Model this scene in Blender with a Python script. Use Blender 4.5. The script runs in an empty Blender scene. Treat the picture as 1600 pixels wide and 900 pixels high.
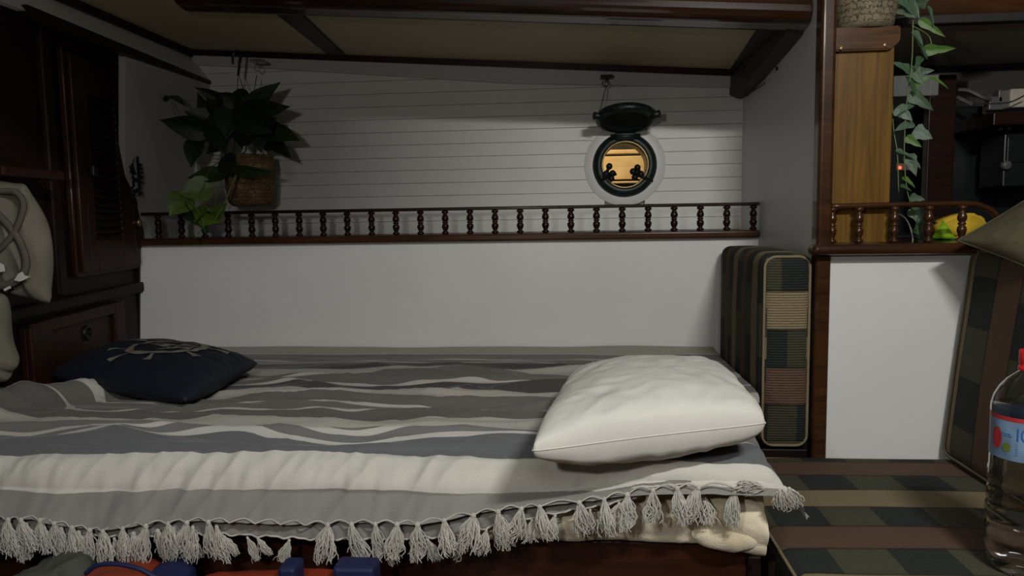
import bpy, bmesh, math, random
from mathutils import Vector, Matrix, noise
random.seed(7)
SC = bpy.context.scene
COL = SC.collection
R = math.radians
V = Vector

# ------------------------------------------------------------------ camera
F = 1150.0
_y, _p, _r = R(5.0), R(5.4), R(0.9)
CAM = V((0, 0, .95))
FW = V((-math.sin(_y)*math.cos(_p), math.cos(_y)*math.cos(_p), -math.sin(_p)))
_r0 = V((math.cos(_y), math.sin(_y), 0)); _u0 = _r0.cross(FW)
RT = _r0*math.cos(_r) - _u0*math.sin(_r)
UP = _r0*math.sin(_r) + _u0*math.cos(_r)
cam = bpy.data.cameras.new('camera'); cam.lens = F/1600*36; cam.sensor_width = 36; cam.clip_start = .02
co = bpy.data.objects.new('camera', cam); COL.objects.link(co)
m = Matrix((RT, UP, -FW)).transposed().to_4x4(); m.translation = CAM
co.matrix_world = m
SC.camera = co

def at(x, y, Y=None, Z=None, X=None):
    """point in the room where the sight line through a photo pixel meets the plane Y=, Z= or X="""
    d = FW + RT*((x-800)/F) + UP*((450-y)/F)
    if Y is not None: return CAM + d*((Y-CAM.y)/d.y)
    if Z is not None: return CAM + d*((Z-CAM.z)/d.z)
    return CAM + d*((X-CAM.x)/d.x)

# ------------------------------------------------------------------ world, lamps, exposure
w = bpy.data.worlds.new('world'); SC.world = w; w.use_nodes = True
w.node_tree.nodes['Background'].inputs[0].default_value = (.5, .55, .62, 1)
w.node_tree.nodes['Background'].inputs[1].default_value = .01
SC.view_settings.view_transform = 'Standard'; SC.view_settings.look = 'None'
SC.view_settings.exposure = 1.32; SC.view_settings.gamma = 1.0

def lamp(name, kind, loc, power, col, **k):
    l = bpy.data.lights.new(name, kind); l.energy = power; l.color = col
    tgt = k.pop('target', None)
    for a, b in k.items(): setattr(l, a, b)
    o = bpy.data.objects.new(name, l); COL.objects.link(o); o.location = loc
    if tgt is not None: o.rotation_euler = (V(tgt)-V(loc)).to_track_quat('-Z', 'Y').to_euler()
    return o
lamp('cabin_tube_light', 'AREA', (.62, -.1, 1.80), 8.0, (1, .985, .94), shape='RECTANGLE', size=.30, size_y=.05, target=(.2, 1.4, .5))
lamp('low_cabin_light', 'POINT', (-.30, -.03, 1.13), 5.2, (1, .97, .91), shadow_soft_size=.03)
lamp('cabin_fill_light', 'AREA', (.10, -.75, 1.90), 2.6, (1, .98, .95), shape='DISK', size=.5, target=(.5, 1.9, .9))  # added soft fill, mainly for the side wall; no such fitting in the cabin
lamp('dock_light', 'POINT', (-.05, 2.62, 1.55), 7.5, (1, .84, .58), shadow_soft_size=.03)

# ------------------------------------------------------------------ node helpers / materials
def mat(name):
    m = bpy.data.materials.new(name); m.use_nodes = True
    return m, m.node_tree, m.node_tree.nodes['Principled BSDF']
def N(nt, t, **k):
    n = nt.nodes.new(t)
    for a, b in k.items(): setattr(n, a, b)
    return n
def L(nt, a, b): nt.links.new(a, b)
def rgb(c): return (c[0], c[1], c[2], 1)
def ramp(nt, fac, stops, interp='LINEAR'):
    r = N(nt, 'ShaderNodeValToRGB'); r.color_ramp.interpolation = interp
    e = r.color_ramp.elements
    while len(e) > 1: e.remove(e[-1])
    e[0].position = stops[0][0]; e[0].color = rgb(stops[0][1])
    for p, c in stops[1:]:
        q = e.new(p); q.color = rgb(c)
    if fac is not None: L(nt, fac, r.inputs[0])
    return r
def coords(nt, kind='Object', scale=(1, 1, 1)):
    tc = N(nt, 'ShaderNodeTexCoord'); mp = N(nt, 'ShaderNodeMapping')
    mp.inputs['Scale'].default_value = scale
    L(nt, tc.outputs[kind], mp.inputs[0]); return mp.outputs[0]
def bump(nt, b, h, strength=.3, dist=.002):
    n = N(nt, 'ShaderNodeBump'); n.inputs['Strength'].default_value = strength; n.inputs['Distance'].default_value = dist
    L(nt, h, n.inputs['Height']); L(nt, n.outputs[0], b.inputs['Normal']); return n
def math_(nt, op, a, b=None):
    n = N(nt, 'ShaderNodeMath', operation=op)
    for i, v in enumerate((a, b)):
        if v is None: continue
        if isinstance(v, (int, float)): n.inputs[i].default_value = v
        else: L(nt, v, n.inputs[i])
    return n.outputs[0]

def plain(name, c, rough=.5, metal=0, coat=0, var=.12, scale=30, bmp=0, trans=0, ior=1.45, emit=None, es=0, alpha=1, spec=None):
    m, nt, b = mat(name)
    nz = N(nt, 'ShaderNodeTexNoise'); nz.inputs['Scale'].default_value = scale; nz.inputs['Detail'].default_value = 4
    L(nt, coords(nt), nz.inputs['Vector'])
    r = ramp(nt, nz.outputs[0], [(.3, [x*(1-var) for x in c]), (.7, [min(1, x*(1+var)) for x in c])])
    L(nt, r.outputs[0], b.inputs['Base Color'])
    b.inputs['Roughness'].default_value = rough; b.inputs['Metallic'].default_value = metal
    b.inputs['Coat Weight'].default_value = coat; b.inputs['Coat Roughness'].default_value = .08
    b.inputs['Transmission Weight'].default_value = trans; b.inputs['IOR'].default_value = ior
    if spec is not None: b.inputs['Specular IOR Level'].default_value = spec
    if emit: b.inputs['Emission Color'].default_value = rgb(emit); b.inputs['Emission Strength'].default_value = es
    b.inputs['Alpha'].default_value = alpha
    if bmp: bump(nt, b, nz.outputs[0], bmp, .003)
    return m
def wood(name, c1, c2, grain=(2, 40, 40), rough=.3, coat=.5, coatr=.12):
    m, nt, b = mat(name)
    v = coords(nt, 'Object', grain)
    nz = N(nt, 'ShaderNodeTexNoise'); nz.inputs['Scale'].default_value = 1.5; nz.inputs['Detail'].default_value = 6; nz.inputs['Distortion'].default_value = .7
    L(nt, v, nz.inputs['Vector'])
    r = ramp(nt, nz.outputs[0], [(.32, c1), (.68, c2)])
    L(nt, r.outputs[0], b.inputs['Base Color'])
    b.inputs['Roughness'].default_value = rough
    b.inputs['Specular IOR Level'].default_value = .22
    b.inputs['Coat Weight'].default_value = coat; b.inputs['Coat Roughness'].default_value = coatr
    bump(nt, b, nz.outputs[0], .12, .001)
    return m
M = {}
M['mahog'] = wood('mahogany', (.010, .0034, .0018), (.022, .0072, .0032), (3, 45, 45), .35, .25)
M['mahog_gloss'] = wood('varnished mahogany', (.026, .0098, .0038), (.058, .0225, .0080), (3, 40, 40), .3, .45, .06)
M['mahog_beam'] = wood('dark varnished roof beam', (.012, .0046, .0022), (.030, .0110, .0048), (3, 40, 40), .3, .9, .05)
M['mahog_v'] = wood('mahogany upright grain', (.010, .0032, .0018), (.022, .0070, .0035), (45, 45, 3), .4, .2)
M['mahog_cab'] = wood('dark cabinet mahogany', (.0065, .0019, .0008), (.0135, .0042, .0016), (40, 40, 4), .6, 0)
M['mahog_door'] = wood('red brown door mahogany', (.0140, .0038, .0012), (.0270, .0078, .0022), (40, 40, 4), .55, .04)
M['mahog_black'] = wood('blackened mahogany', (.006, .003, .0022), (.013, .006, .004), (4, 30, 30), .5, .1)
M['walnut'] = wood('dark walnut batten', (.020, .015, .011), (.040, .031, .024), (30, 5, 30), .6, .1)
M['mahog_base'] = wood('bed base mahogany', (.022, .0068, .0030), (.044, .0130, .0055), (3, 40, 25), .4, .3)
M['teak'] = wood('honey teak', (.080, .037, .004), (.170, .088, .011), (45, 45, 2.2), .42, .3)
M['teak_cap'] = wood('teak cap', (.050, .021, .008), (.105, .048, .017), (4, 40, 40), .32, .5)
def paint(name, c, rough=.45, var=.04, b_=.15):
    m, nt, b = mat(name)
    n1 = N(nt, 'ShaderNodeTexNoise'); n1.inputs['Scale'].default_value = 6; n1.inputs['Detail'].default_value = 6
    n2 = N(nt, 'ShaderNodeTexNoise'); n2.inputs['Scale'].default_value = 60
    v = coords(nt); L(nt, v, n1.inputs[0]); L(nt, v, n2.inputs[0])
    r = ramp(nt, n1.outputs[0], [(.3, [x*(1-var) for x in c]), (.65, c)])
    L(nt, r.outputs[0], b.inputs['Base Color']); b.inputs['Roughness'].default_value = rough
    bump(nt, b, n2.outputs[0], b_, .001)
    return m
M['white'] = paint('white hull paint', (.60, .595, .57))
M['white_panel'] = paint('white lining panel', (.66, .66, .645), .38)
M['white_end'] = paint('end panel with shade in colour', (.36, .36, .345), .5)  # white panel; the darker base colour stands in for shade on it
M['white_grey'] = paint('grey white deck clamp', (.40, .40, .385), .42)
M['white_side'] = paint('white side bulkhead', (.60, .60, .585), .42)
M['cream_ceiling'] = paint('cream deckhead vinyl', (.43, .38, .235), .6)
M['grey_ceiling'] = paint('grey deckhead', (.42, .41, .35), .6)
M['roof'] = paint('cabin roof paint', (.45, .43, .38), .6)
M['verdigris'] = plain('dark green bronze', (.006, .014, .011), .42, .3, 0, .4, 60, .25)
M['brass'] = plain('old brass', (.30, .22, .11), .4, .8)
M['iron'] = plain('dark iron', (.02, .02, .02), .45, .7)
M['silver'] = plain('dull silver metal', (.35, .34, .32), .35, .9)
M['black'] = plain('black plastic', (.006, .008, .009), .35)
M['greyplast'] = plain('grey plastic', (.09, .09, .088), .4)
M['darktrim'] = plain('near black trim', (.012, .010, .008), .6)
M['rope'] = plain('pale cotton thread', (.42, .41, .37), .9, var=.15)
M['glass'] = plain('window glass', (1, 1, 1), .02, trans=1, ior=1.45)
M['pillow'] = plain('white cotton', (.58, .575, .53), .75, var=.03, scale=8, bmp=.1)
M['navy'] = plain('navy canvas', (.0035, .0075, .017), .7, var=.2, scale=20, bmp=.2)
M['emblem'] = plain('sand coloured print', (.17, .16, .12), .8, var=.15)
M['emblem_dark'] = plain('dark line print', (.012, .016, .03), .8)
M['khaki'] = plain('olive khaki velour', (.080, .070, .038), .9, var=.25, scale=14, bmp=.2)
M['canvas'] = plain('natural canvas', (.135, .126, .098), .9, var=.15, scale=18, bmp=.5)
M['canvas_strap'] = plain('bag strap webbing', (.080, .072, .055), .85)
M['white_patch'] = plain('white print', (.5, .5, .46), .8)
M['orange'] = plain('orange shell fabric', (.22, .030, .010), .55, bmp=.2)
M['blue'] = plain('royal blue fabric', (.008, .013, .060), .6)
M['greycloth'] = plain('crumpled grey fabric', (.055, .058, .048), .8, bmp=.3)
M['lime'] = plain('fluorescent lime cloth', (.35, .62, .02), .7)
M['amber'] = plain('amber yellow cloth', (.55, .36, .02), .75)
M['teal'] = plain('teal green band', (.03, .20, .13), .7)
M['redcap'] = plain('red screw cap', (.65, .015, .015), .35)
M['labelred'] = plain('label red', (.38, .03, .035), .4)
M['labelwhite'] = plain('label pale blue', (.15, .24, .36), .4, var=.35, scale=25)
M['labelblue'] = plain('label dark blue', (.02, .10, .35), .4)
M['labelgreen'] = plain('label olive green', (.12, .17, .03), .4)
M['pet'] = plain('clear bottle plastic', (.96, .98, 1), .03, trans=1, ior=1.38)
M['water'] = plain('water', (.97, .99, 1), .0, trans=1, ior=1.33)
M['clearbox'] = plain('cloudy clear plastic', (.5, .52, .5), .3, alpha=.35)
M['paper'] = plain('white paper', (.42, .38, .33), .7)
M['led'] = plain('red indicator lamp', (.5, 0, 0), .4, emit=(1, .02, .01), es=6)
M['golden'] = wood('golden boards', (.60, .40, .17), (.75, .54, .27), (3, 20, 20), .5, 0)  # golden wood tone of the boards outside
M['soil'] = plain('potting soil', (.02, .013, .008), .9, bmp=.8)
M['stem'] = plain('plant stem', (.10, .15, .04), .5)
M['floor'] = wood('cabin sole teak', (.10, .045, .018), (.17, .08, .03), (30, 2, 30), .4, .3)
M['fleecek'] = plain('knot thread', (.6, .58, .54), .9)

def leafmat(name, c, c2, rough=.5):
    m, nt, b = mat(name)
    tc = N(nt, 'ShaderNodeTexCoord'); sp = N(nt, 'ShaderNodeSeparateXYZ'); L(nt, tc.outputs['UV'], sp.inputs[0])
    nz = N(nt, 'ShaderNodeTexNoise'); nz.inputs['Scale'].default_value = 4; L(nt, tc.outputs['UV'], nz.inputs[0])
    r = ramp(nt, nz.outputs[0], [(.42, c), (.75, c2)])
    rib = math_(nt, 'ABSOLUTE', math_(nt, 'SUBTRACT', sp.outputs[0], .5))
    rr = ramp(nt, rib, [(0, (.5, .5, .5)), (.03, (0, 0, 0))])
    mx = N(nt, 'ShaderNodeMixRGB'); L(nt, rr.outputs[0], mx.inputs[0]); L(nt, r.outputs[0], mx.inputs[1]); mx.inputs[2].default_value = rgb(c2)
    L(nt, mx.outputs[0], b.inputs['Base Color']); b.inputs['Roughness'].default_value = rough
    wv = N(nt, 'ShaderNodeTexWave'); wv.inputs['Scale'].default_value = 5; wv.bands_direction = 'DIAGONAL'; L(nt, tc.outputs['UV'], wv.inputs[0])
    bump(nt, b, wv.outputs[0], .15, .001)
    return m
M['leaf_dark'] = leafmat('dark pothos leaf', (.004, .012, .004), (.010, .024, .006))
M['leaf_mid'] = leafmat('mid pothos leaf', (.010, .030, .007), (.028, .060, .013))
M['leaf_lime'] = leafmat('lime pothos leaf', (.060, .115, .010), (.115, .175, .020))
M['ivy'] = leafmat('ivy leaf', (.022, .055, .022), (.050, .11, .038))
M['ivy_blue'] = leafmat('pale blue green ivy leaf', (.045, .090, .052), (.09, .15, .095))
M['ivy_lime'] = leafmat('lime ivy leaf', (.055, .13, .018), (.11, .21, .04))

def basket_mat(name, c1, c2, sx, sz):
    m, nt, b = mat(name)
    v = coords(nt, 'UV', (sx, sz, 1))
    br = N(nt, 'ShaderNodeTexBrick'); br.inputs['Scale'].default_value = 1
    br.inputs['Color1'].default_value = rgb(c1); br.inputs['Color2'].default_value = rgb(c2); br.inputs['Mortar'].default_value = rgb([x*.15 for x in c1])
    br.inputs['Mortar Size'].default_value = .06; br.inputs['Brick Width'].default_value = 1.6; br.inputs['Row Height'].default_value = .7
    nz = N(nt, 'ShaderNodeTexNoise'); nz.inputs['Scale'].default_value = 2.2; L(nt, v, nz.inputs[0])
    mv = N(nt, 'ShaderNodeVectorMath', operation='MULTIPLY_ADD'); L(nt, nz.outputs['Color'], mv.inputs[0]); mv.inputs[1].default_value = (1.6, 1.1, 0); L(nt, v, mv.inputs[2])
    L(nt, mv.outputs[0], br.inputs['Vector'])
    n2 = N(nt, 'ShaderNodeTexNoise'); n2.inputs['Scale'].default_value = 9; L(nt, v, n2.inputs[0])
    mx = N(nt, 'ShaderNodeMixRGB', blend_type='MULTIPLY'); mx.inputs[0].default_value = .6
    L(nt, br.outputs[0], mx.inputs[1]); L(nt, n2.outputs[0], mx.inputs[2]); L(nt, mx.outputs[0], b.inputs['Base Color'])
    b.inputs['Roughness'].default_value = .8
    bump(nt, b, br.outputs[0], .9, .003)
    return m
M['basket'] = basket_mat('woven palm basket', (.30, .185, .075), (.17, .095, .038), 34, 17)
M['basket_pale'] = basket_mat('pale seagrass basket', (.30, .25, .16), (.22, .18, .11), 40, 13)

def plaid(name, pitch=.0845, q=.091, off=0.0, uoff=0.0, front=False):
    """woven settee cloth: rows along v cycle beige / blocks / brown / blocks; UVs are in metres"""
    m, nt, b = mat(name)
    tc = N(nt, 'ShaderNodeTexCoord'); sp = N(nt, 'ShaderNodeSeparateXYZ'); L(nt, tc.outputs['UV'], sp.inputs[0])
    wn = N(nt, 'ShaderNodeTexNoise'); wn.inputs['Scale'].default_value = 7; L(nt, tc.outputs['UV'], wn.inputs[0])
    vv = math_(nt, 'ADD', sp.outputs[1], math_(nt, 'MULTIPLY', math_(nt, 'SUBTRACT', wn.outputs[0], .5), .006))
    vr = math_(nt, 'DIVIDE', math_(nt, 'ADD', vv, off), pitch)
    row = math_(nt, 'FLOOR', vr); fr = math_(nt, 'FRACT', vr)
    cyc = math_(nt, 'DIVIDE', math_(nt, 'FLOORED_MODULO', row, 4.0), 4.0)
    hue = math_(nt, 'FLOORED_MODULO', row, 3.0)
    u2 = math_(nt, 'ADD', math_(nt, 'ADD', sp.outputs[0], uoff), math_(nt, 'MULTIPLY', hue, .038))
    colr = math_(nt, 'FLOORED_MODULO', math_(nt, 'FLOOR', math_(nt, 'DIVIDE', u2, q)), 2.0)
    blocks = ramp(nt, colr, [(0, (.066, .067, .043)), (.5, (.026, .031, .027))], 'CONSTANT')
    stripe = ramp(nt, cyc, [(0, (.215, .172, .102)), (.2, (0, 0, 0)), (.45, (.105, .064, .043)), (.7, (0, 0, 0))], 'CONSTANT')
    if front:
        for e_ in stripe.color_ramp.elements: e_.color = [c_*1.35 for c_ in e_.color[:3]]+[1]
    isb = ramp(nt, cyc, [(0, (0, 0, 0)), (.2, (1, 1, 1)), (.45, (0, 0, 0)), (.7, (1, 1, 1))], 'CONSTANT')
    mx = N(nt, 'ShaderNodeMixRGB'); L(nt, isb.outputs[0], mx.inputs[0]); L(nt, stripe.outputs[0], mx.inputs[1]); L(nt, blocks.outputs[0], mx.inputs[2])
    # dark seam line between rows
    sm = ramp(nt, fr, [(0, (.35, .35, .35)), (.05, (1, 1, 1)), (.95, (1, 1, 1)), (1, (.35, .35, .35))])
    m2 = N(nt, 'ShaderNodeMixRGB', blend_type='MULTIPLY'); m2.inputs[0].default_value = 1; L(nt, mx.outputs[0], m2.inputs[1]); L(nt, sm.outputs[0], m2.inputs[2])
    out = m2.outputs[0]
    wv = N(nt, 'ShaderNodeTexWave'); wv.bands_direction = 'Y'; wv.inputs['Scale'].default_value = 55 if front else 90
    wv.inputs['Distortion'].default_value = 1.2 if front else 2.0; wv.inputs['Detail'].default_value = 1; wv.inputs['Detail Scale'].default_value = 3
    L(nt, tc.outputs['UV'], wv.inputs[0])
    if front:
        sh = ramp(nt, wv.outputs[0], [(.15, (.35, .35, .35)), (.55, (1.0, 1.0, 1.0))])
        m3 = N(nt, 'ShaderNodeMixRGB', blend_type='MULTIPLY'); m3.inputs[0].default_value = .9; L(nt, out, m3.inputs[1]); L(nt, sh.outputs[0], m3.inputs[2]); out = m3.outputs[0]
    nz = N(nt, 'ShaderNodeTexNoise'); nz.inputs['Scale'].default_value = 300; L(nt, tc.outputs['UV'], nz.inputs[0])
    sh2 = ramp(nt, nz.outputs[0], [(.3, (.6, .6, .6)), (.7, (1, 1, 1))])
    m4 = N(nt, 'ShaderNodeMixRGB', blend_type='MULTIPLY'); m4.inputs[0].default_value = .7; L(nt, out, m4.inputs[1]); L(nt, sh2.outputs[0], m4.inputs[2])
    L(nt, m4.outputs[0], b.inputs['Base Color']); b.inputs['Roughness'].default_value = .92; b.inputs['Specular IOR Level'].default_value = .2
    bump(nt, b, wv.outputs[0], .5 if front else .25, .002)
    return m

# ------------------------------------------------------------------ object helpers
def link(name, me, mtl=None, parent=None, smooth=False):
    o = bpy.data.objects.new(name, me); COL.objects.link(o)
    if mtl is not None:
        for x in (mtl if isinstance(mtl, (list, tuple)) else [mtl]): me.materials.append(x)
    if smooth: me.polygons.foreach_set('use_smooth', [True]*len(me.polygons))
    if parent: o.parent = parent
    return o
def obj(name, bm, mtl, parent=None, smooth=False, norm=True):
    if norm: bmesh.ops.recalc_face_normals(bm, faces=bm.faces)
    me = bpy.data.meshes.new(name); bm.to_mesh(me); bm.free()
    return link(name, me, mtl, parent, smooth)
def tag(o, label, cat, group=None):
    o['label'] = label; o['category'] = cat
    if group: o['group'] = group
    return o
def empty(name, loc=(0, 0, 0), rz=0):
    o = bpy.data.objects.new(name, None); COL.objects.link(o); o.location = loc; o.rotation_euler = (0, 0, rz); o.empty_display_size = .05
    return o
def structure(o): o['kind'] = 'structure'; return o
def box(bm, a, b, bev=0.0, seg=2):
    a, b = V(a), V(b); c = (a+b)/2; s = b-a
    r = bmesh.ops.create_cube(bm, size=1, matrix=Matrix.Translation(c) @ Matrix.Diagonal((abs(s.x), abs(s.y), abs(s.z), 1)))
    if bev:
        es = list({e for v in r['verts'] for e in v.link_edges})
        bmesh.ops.bevel(bm, geom=es, offset=bev, segments=seg, affect='EDGES', profile=.5)
    return bm
def nb(): return bmesh.new()
def boxo(name, a, b, mtl, parent=None, bev=.002, seg=2): return obj(name, box(nb(), a, b, bev, seg), mtl, parent)
def prism(bm, pts, d):
    """extrude polygon pts (3D, planar) by vector d"""
    vs = [bm.verts.new(p) for p in pts]; ws = [bm.verts.new(V(p)+V(d)) for p in pts]
    n = len(vs); bm.faces.new(vs); bm.faces.new(ws[::-1])
    for i in range(n): bm.faces.new((vs[i], ws[i], ws[(i+1) % n], vs[(i+1) % n]))
    return bm
def tube(bm, pts, r, n=8, closed=False, cap=True):
    pts = [V(p) for p in pts]; k = len(pts); rings = []
    rad = r if isinstance(r, (list, tuple)) else [r]*k
    prev = None
    for i, p in enumerate(pts):
        if closed: t = pts[(i+1) % k]-pts[i-1]
        else: t = pts[min(i+1, k-1)]-pts[max(i-1, 0)]
        if t.length < 1e-9: t = V((0, 0, 1))
        t.normalize()
        if prev is None:
            a = t.orthogonal().normalized()
        else:
            a = prev - t*prev.dot(t)
            a = a.normalized() if a.length > 1e-6 else t.orthogonal().normalized()
        prev = a; b = t.cross(a)
        rings.append([bm.verts.new(p + (a*math.cos(2*math.pi*j/n)+b*math.sin(2*math.pi*j/n))*rad[i]) for j in range(n)])
    for i in range(k if closed else k-1):
        A, B = rings[i], rings[(i+1) % k]
        for j in range(n):
            bm.faces.new((A[j], A[(j+1) % n], B[(j+1) % n], B[j]))
    if cap and not closed: bm.faces.new(rings[0][::-1]); bm.faces.new(rings[-1])
    return bm
def lathe(bm, prof, c=(0, 0, 0), axis='Z', n=24, cap=True, uv=False):
    """prof = [(radius, height)]"""
    c = V(c); rings = []
    for r, h in prof:
        ring = []
        for j in range(n):
            a = 2*math.pi*j/n; x, y = r*math.cos(a), r*math.sin(a)
            p = {'Z': V((x, y, h)), 'Y': V((x, h, y)), 'X': V((h, x, y))}[axis]
            ring.append(bm.verts.new(c+p))
        rings.append(ring)
    ul = bm.loops.layers.uv.verify() if uv else None
    for i in range(len(rings)-1):
        for j in range(n):
            f = bm.faces.new((rings[i][j], rings[i][(j+1) % n], rings[i+1][(j+1) % n], rings[i+1][j]))
            if uv:
                for lp, (a, b) in zip(f.loops, ((j, i), (j+1, i), (j+1, i+1), (j, i+1))): lp[ul].uv = (a/n, b/(len(rings)-1))
    if cap:
        if prof[0][0] > 1e-5: bm.faces.new(rings[0][::-1])
        if prof[-1][0] > 1e-5: bm.faces.new(rings[-1])
    return bm
def bez(ps, n=12):
    """Catmull-Rom through points"""
    ps = [V(p) for p in ps]; out = []
    q = [ps[0]*2-ps[1]]+ps+[ps[-1]*2-ps[-2]]
    for i in range(1, len(q)-2):
        for k in range(n):
            t = k/n; a, b, c, d = q[i-1], q[i], q[i+1], q[i+2]
            out.append(.5*((2*b)+(c-a)*t+(2*a-5*b+4*c-d)*t*t+(3*b-a-3*c+d)*t**3))
    out.append(ps[-1]); return out
def ns(x, y, z=0): return noise.noise(V((x, y, z)))
def interp(x, tab):
    if x <= tab[0][0]: return tab[0][1]
    for (a, b), (c, d) in zip(tab, tab[1:]):
        if x <= c: return b+(d-b)*(x-a)/(c-a)
    return tab[-1][1]
def grid_obj(name, fn, nu, nv, mtl, parent=None, uvf=None, smooth=True, closeu=False):
    bm = nb(); ul = bm.loops.layers.uv.verify()
    vs = [[bm.verts.new(fn(i/nu, j/nv)) for j in range(nv+1)] for i in range(nu+1)]
    for i in range(nu):
        for j in range(nv):
            f = bm.faces.new((vs[i][j], vs[i+1][j], vs[i+1][j+1], vs[i][j+1]))
            if uvf:
                for lp, (a, b) in zip(f.loops, ((i, j), (i+1, j), (i+1, j+1), (i, j+1))): lp[ul].uv = uvf(a/nu, b/nv)
    return obj(name, bm, mtl, parent, smooth, norm=False)

# ------------------------------------------------------------------ the boat's shell
YH, XW, YP = 2.36, .515, 1.64     # hull planking, right side wall, plane of the right post
def zc(X): return 1.4101-.0692*X   # berth deckhead height

structure(boxo('floor', (-1.9, -1.3, -.04), (1.9, 2.7, 0), M['floor'], bev=0))
structure(boxo('ceiling', (-1.9, -1.3, 1.95), (1.9, 1.72, 1.98), M['roof'], bev=0))
structure(boxo('tube_light_blocker', (-1.86, .58, 1.53), (.30, .66, 1.95), M['mahog_v'], bev=.006))   # unseen beam added to keep the tube light off the upper left
structure(boxo('wall_rear', (-1.9, -1.34, 0), (1.9, -1.3, 1.95), M['mahog_v'], bev=0))
structure(boxo('wall_far_right', (1.86, -1.3, 0), (1.9, 2.6, 1.95), M['mahog_v'], bev=0))
structure(boxo('wall_left', (-1.9, -1.3, 0), (-1.86, 2.6, 1.95), M['mahog_cab'], bev=0))

# berth deckhead: cream panels between battens
bd = structure(obj('ceiling_berth', prism(nb(), [(-1.5, 1.75, zc(-1.5)+.03), (.54, 1.75, zc(.54)+.03), (.54, 2.5, zc(.54)+.03), (-1.5, 2.5, zc(-1.5)+.03)], (0, 0, .03)), M['grey_ceiling']))
def cpanel(name, pts, mtl):
    return obj(name, prism(nb(), [(x, y, zc(x)+.014) for x, y in pts], (0, 0, .012)), mtl, bd)
cpanel('ceiling_panel', [(-1.30, 1.70), (-.735, 1.70), (-.775, 2.40), (-1.30, 2.40)], M['cream_ceiling'])
cpanel('ceiling_panel', [(-.665, 1.70), (.425, 1.70), (.475, 2.40), (-.725, 2.40)], M['cream_ceiling'])
cpanel('batten', [(-.735, 1.70), (-.665, 1.70), (-.725, 2.40), (-.775, 2.40)], M['walnut']).location.z = -.008
cpanel('batten', [(.425, 1.70), (.52, 1.70), (.52, 2.40), (.475, 2.40)], M['walnut']).location.z = -.010

# hull side: painted planks
wb = structure(boxo('wall_back', (-1.45, 2.39, .2), (.60, 2.42, 1.52), M['white'], bev=0))
# (solid backing has to leave the porthole free, so it is cut into four)
bm = nb()
PC = at(976, 258, Y=YH)
h = .085
for a, b in (((-1.45, 2.385, .2), (PC.x-h, 2.41, 1.52)), ((PC.x+h, 2.385, .2), (.60, 2.41, 1.52)), ((PC.x-h, 2.385, .2), (PC.x+h, 2.41, PC.z-h)), ((PC.x-h, 2.385, PC.z+h), (PC.x+h, 2.41, 1.52))): box(bm, a, b)
bpy.data.objects.remove(wb); wb = structure(obj('wall_back', bm, M['white']))
z = .905; k = 0
while z < 1.48:
    hgt = .0408
    z1 = z+hgt-.0007
    segs = [(-1.36, XW+.01)]
    dz = 0 if z <= PC.z <= z1 else min(abs(z-PC.z), abs(z1-PC.z))
    if dz < .105:
        ww = math.sqrt(.105**2-dz**2)
        segs = [(-1.36, PC.x-ww), (PC.x+ww, XW+.01)]
    for a, b in segs:
        pl = nb(); j = random.uniform(-.0009, .0009)
        box(pl, (a, YH+j, z), (b, 2.385, z1), .0011, 1)
        obj('plank', pl, M['white'], wb)
    z += hgt; k += 1
# fascia board under the deck edge and trim strip
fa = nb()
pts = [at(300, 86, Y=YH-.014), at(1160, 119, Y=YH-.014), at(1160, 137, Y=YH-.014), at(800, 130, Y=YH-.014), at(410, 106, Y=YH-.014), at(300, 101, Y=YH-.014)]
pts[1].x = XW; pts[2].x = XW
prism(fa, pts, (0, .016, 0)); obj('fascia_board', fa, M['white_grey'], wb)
tr = nb()
pts = [V((-1.25, YH-.022, zc(-1.25)-.004)), V((XW, YH-.022, zc(XW)-.006)), V((XW, YH-.022, zc(XW)+.014)), V((-1.25, YH-.022, zc(-1.25)+.014))]
prism(tr, pts, (0, .03, 0)); structure(obj('trim_1', tr, M['mahog']))

# lower white lining panel and the ledge
YL = 2.14
structure(boxo('wall_lower', (-1.40, YL, .1), (.53, YL+.015, .895), M['white_panel'], bev=0))
structure(boxo('ledge_top', (-1.40, YL+.01, .885), (.53, 2.40, .897), M['white'], bev=0))
# side wall right of berth
sw = nb()
prism(sw, [(XW, YP+.01, .1), (XW, YP+.01, zc(XW)+.13), (XW, 1.82, zc(XW)+.13), (XW, 2.43, zc(XW)+.13), (XW, 2.43, .1)], (.022, 0, 0))
structure(obj('wall_right', sw, M['white_side']))
# leaning white panel at the left end
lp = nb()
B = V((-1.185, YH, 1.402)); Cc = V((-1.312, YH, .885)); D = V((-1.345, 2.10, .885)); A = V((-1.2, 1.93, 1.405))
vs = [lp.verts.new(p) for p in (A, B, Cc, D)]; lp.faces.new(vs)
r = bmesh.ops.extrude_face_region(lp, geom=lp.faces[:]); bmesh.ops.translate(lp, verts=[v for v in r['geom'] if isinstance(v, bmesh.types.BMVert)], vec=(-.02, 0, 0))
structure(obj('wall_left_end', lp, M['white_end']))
# carlin above it: white fascia and dark lower moulding
cf = nb(); prism(cf, [(-1.185, 1.1, 1.415), (-1.185, YH, 1.415), (-1.25, YH, 1.50), (-1.25, 1.1, 1.50)], (-.02, 0, 0))
structure(obj('wall_carlin', cf, M['white_side']))
cm = nb(); prism(cm, [(-1.180, 1.55, 1.398), (-1.180, YH-.002, 1.400), (-1.180, YH-.002, 1.412), (-1.180, 1.55, 1.428)], (-.03, 0, 0))
structure(obj('trim_2', cm, M['mahog_black']))
ct = nb(); prism(ct, [(-1.228, 1.1, 1.487), (-1.228, YH, 1.487), (-1.228, YH, 1.508), (-1.228, 1.1, 1.508)], (-.022, 0, 0))
structure(obj('trim_3', ct, M['mahog_black']))
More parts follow.
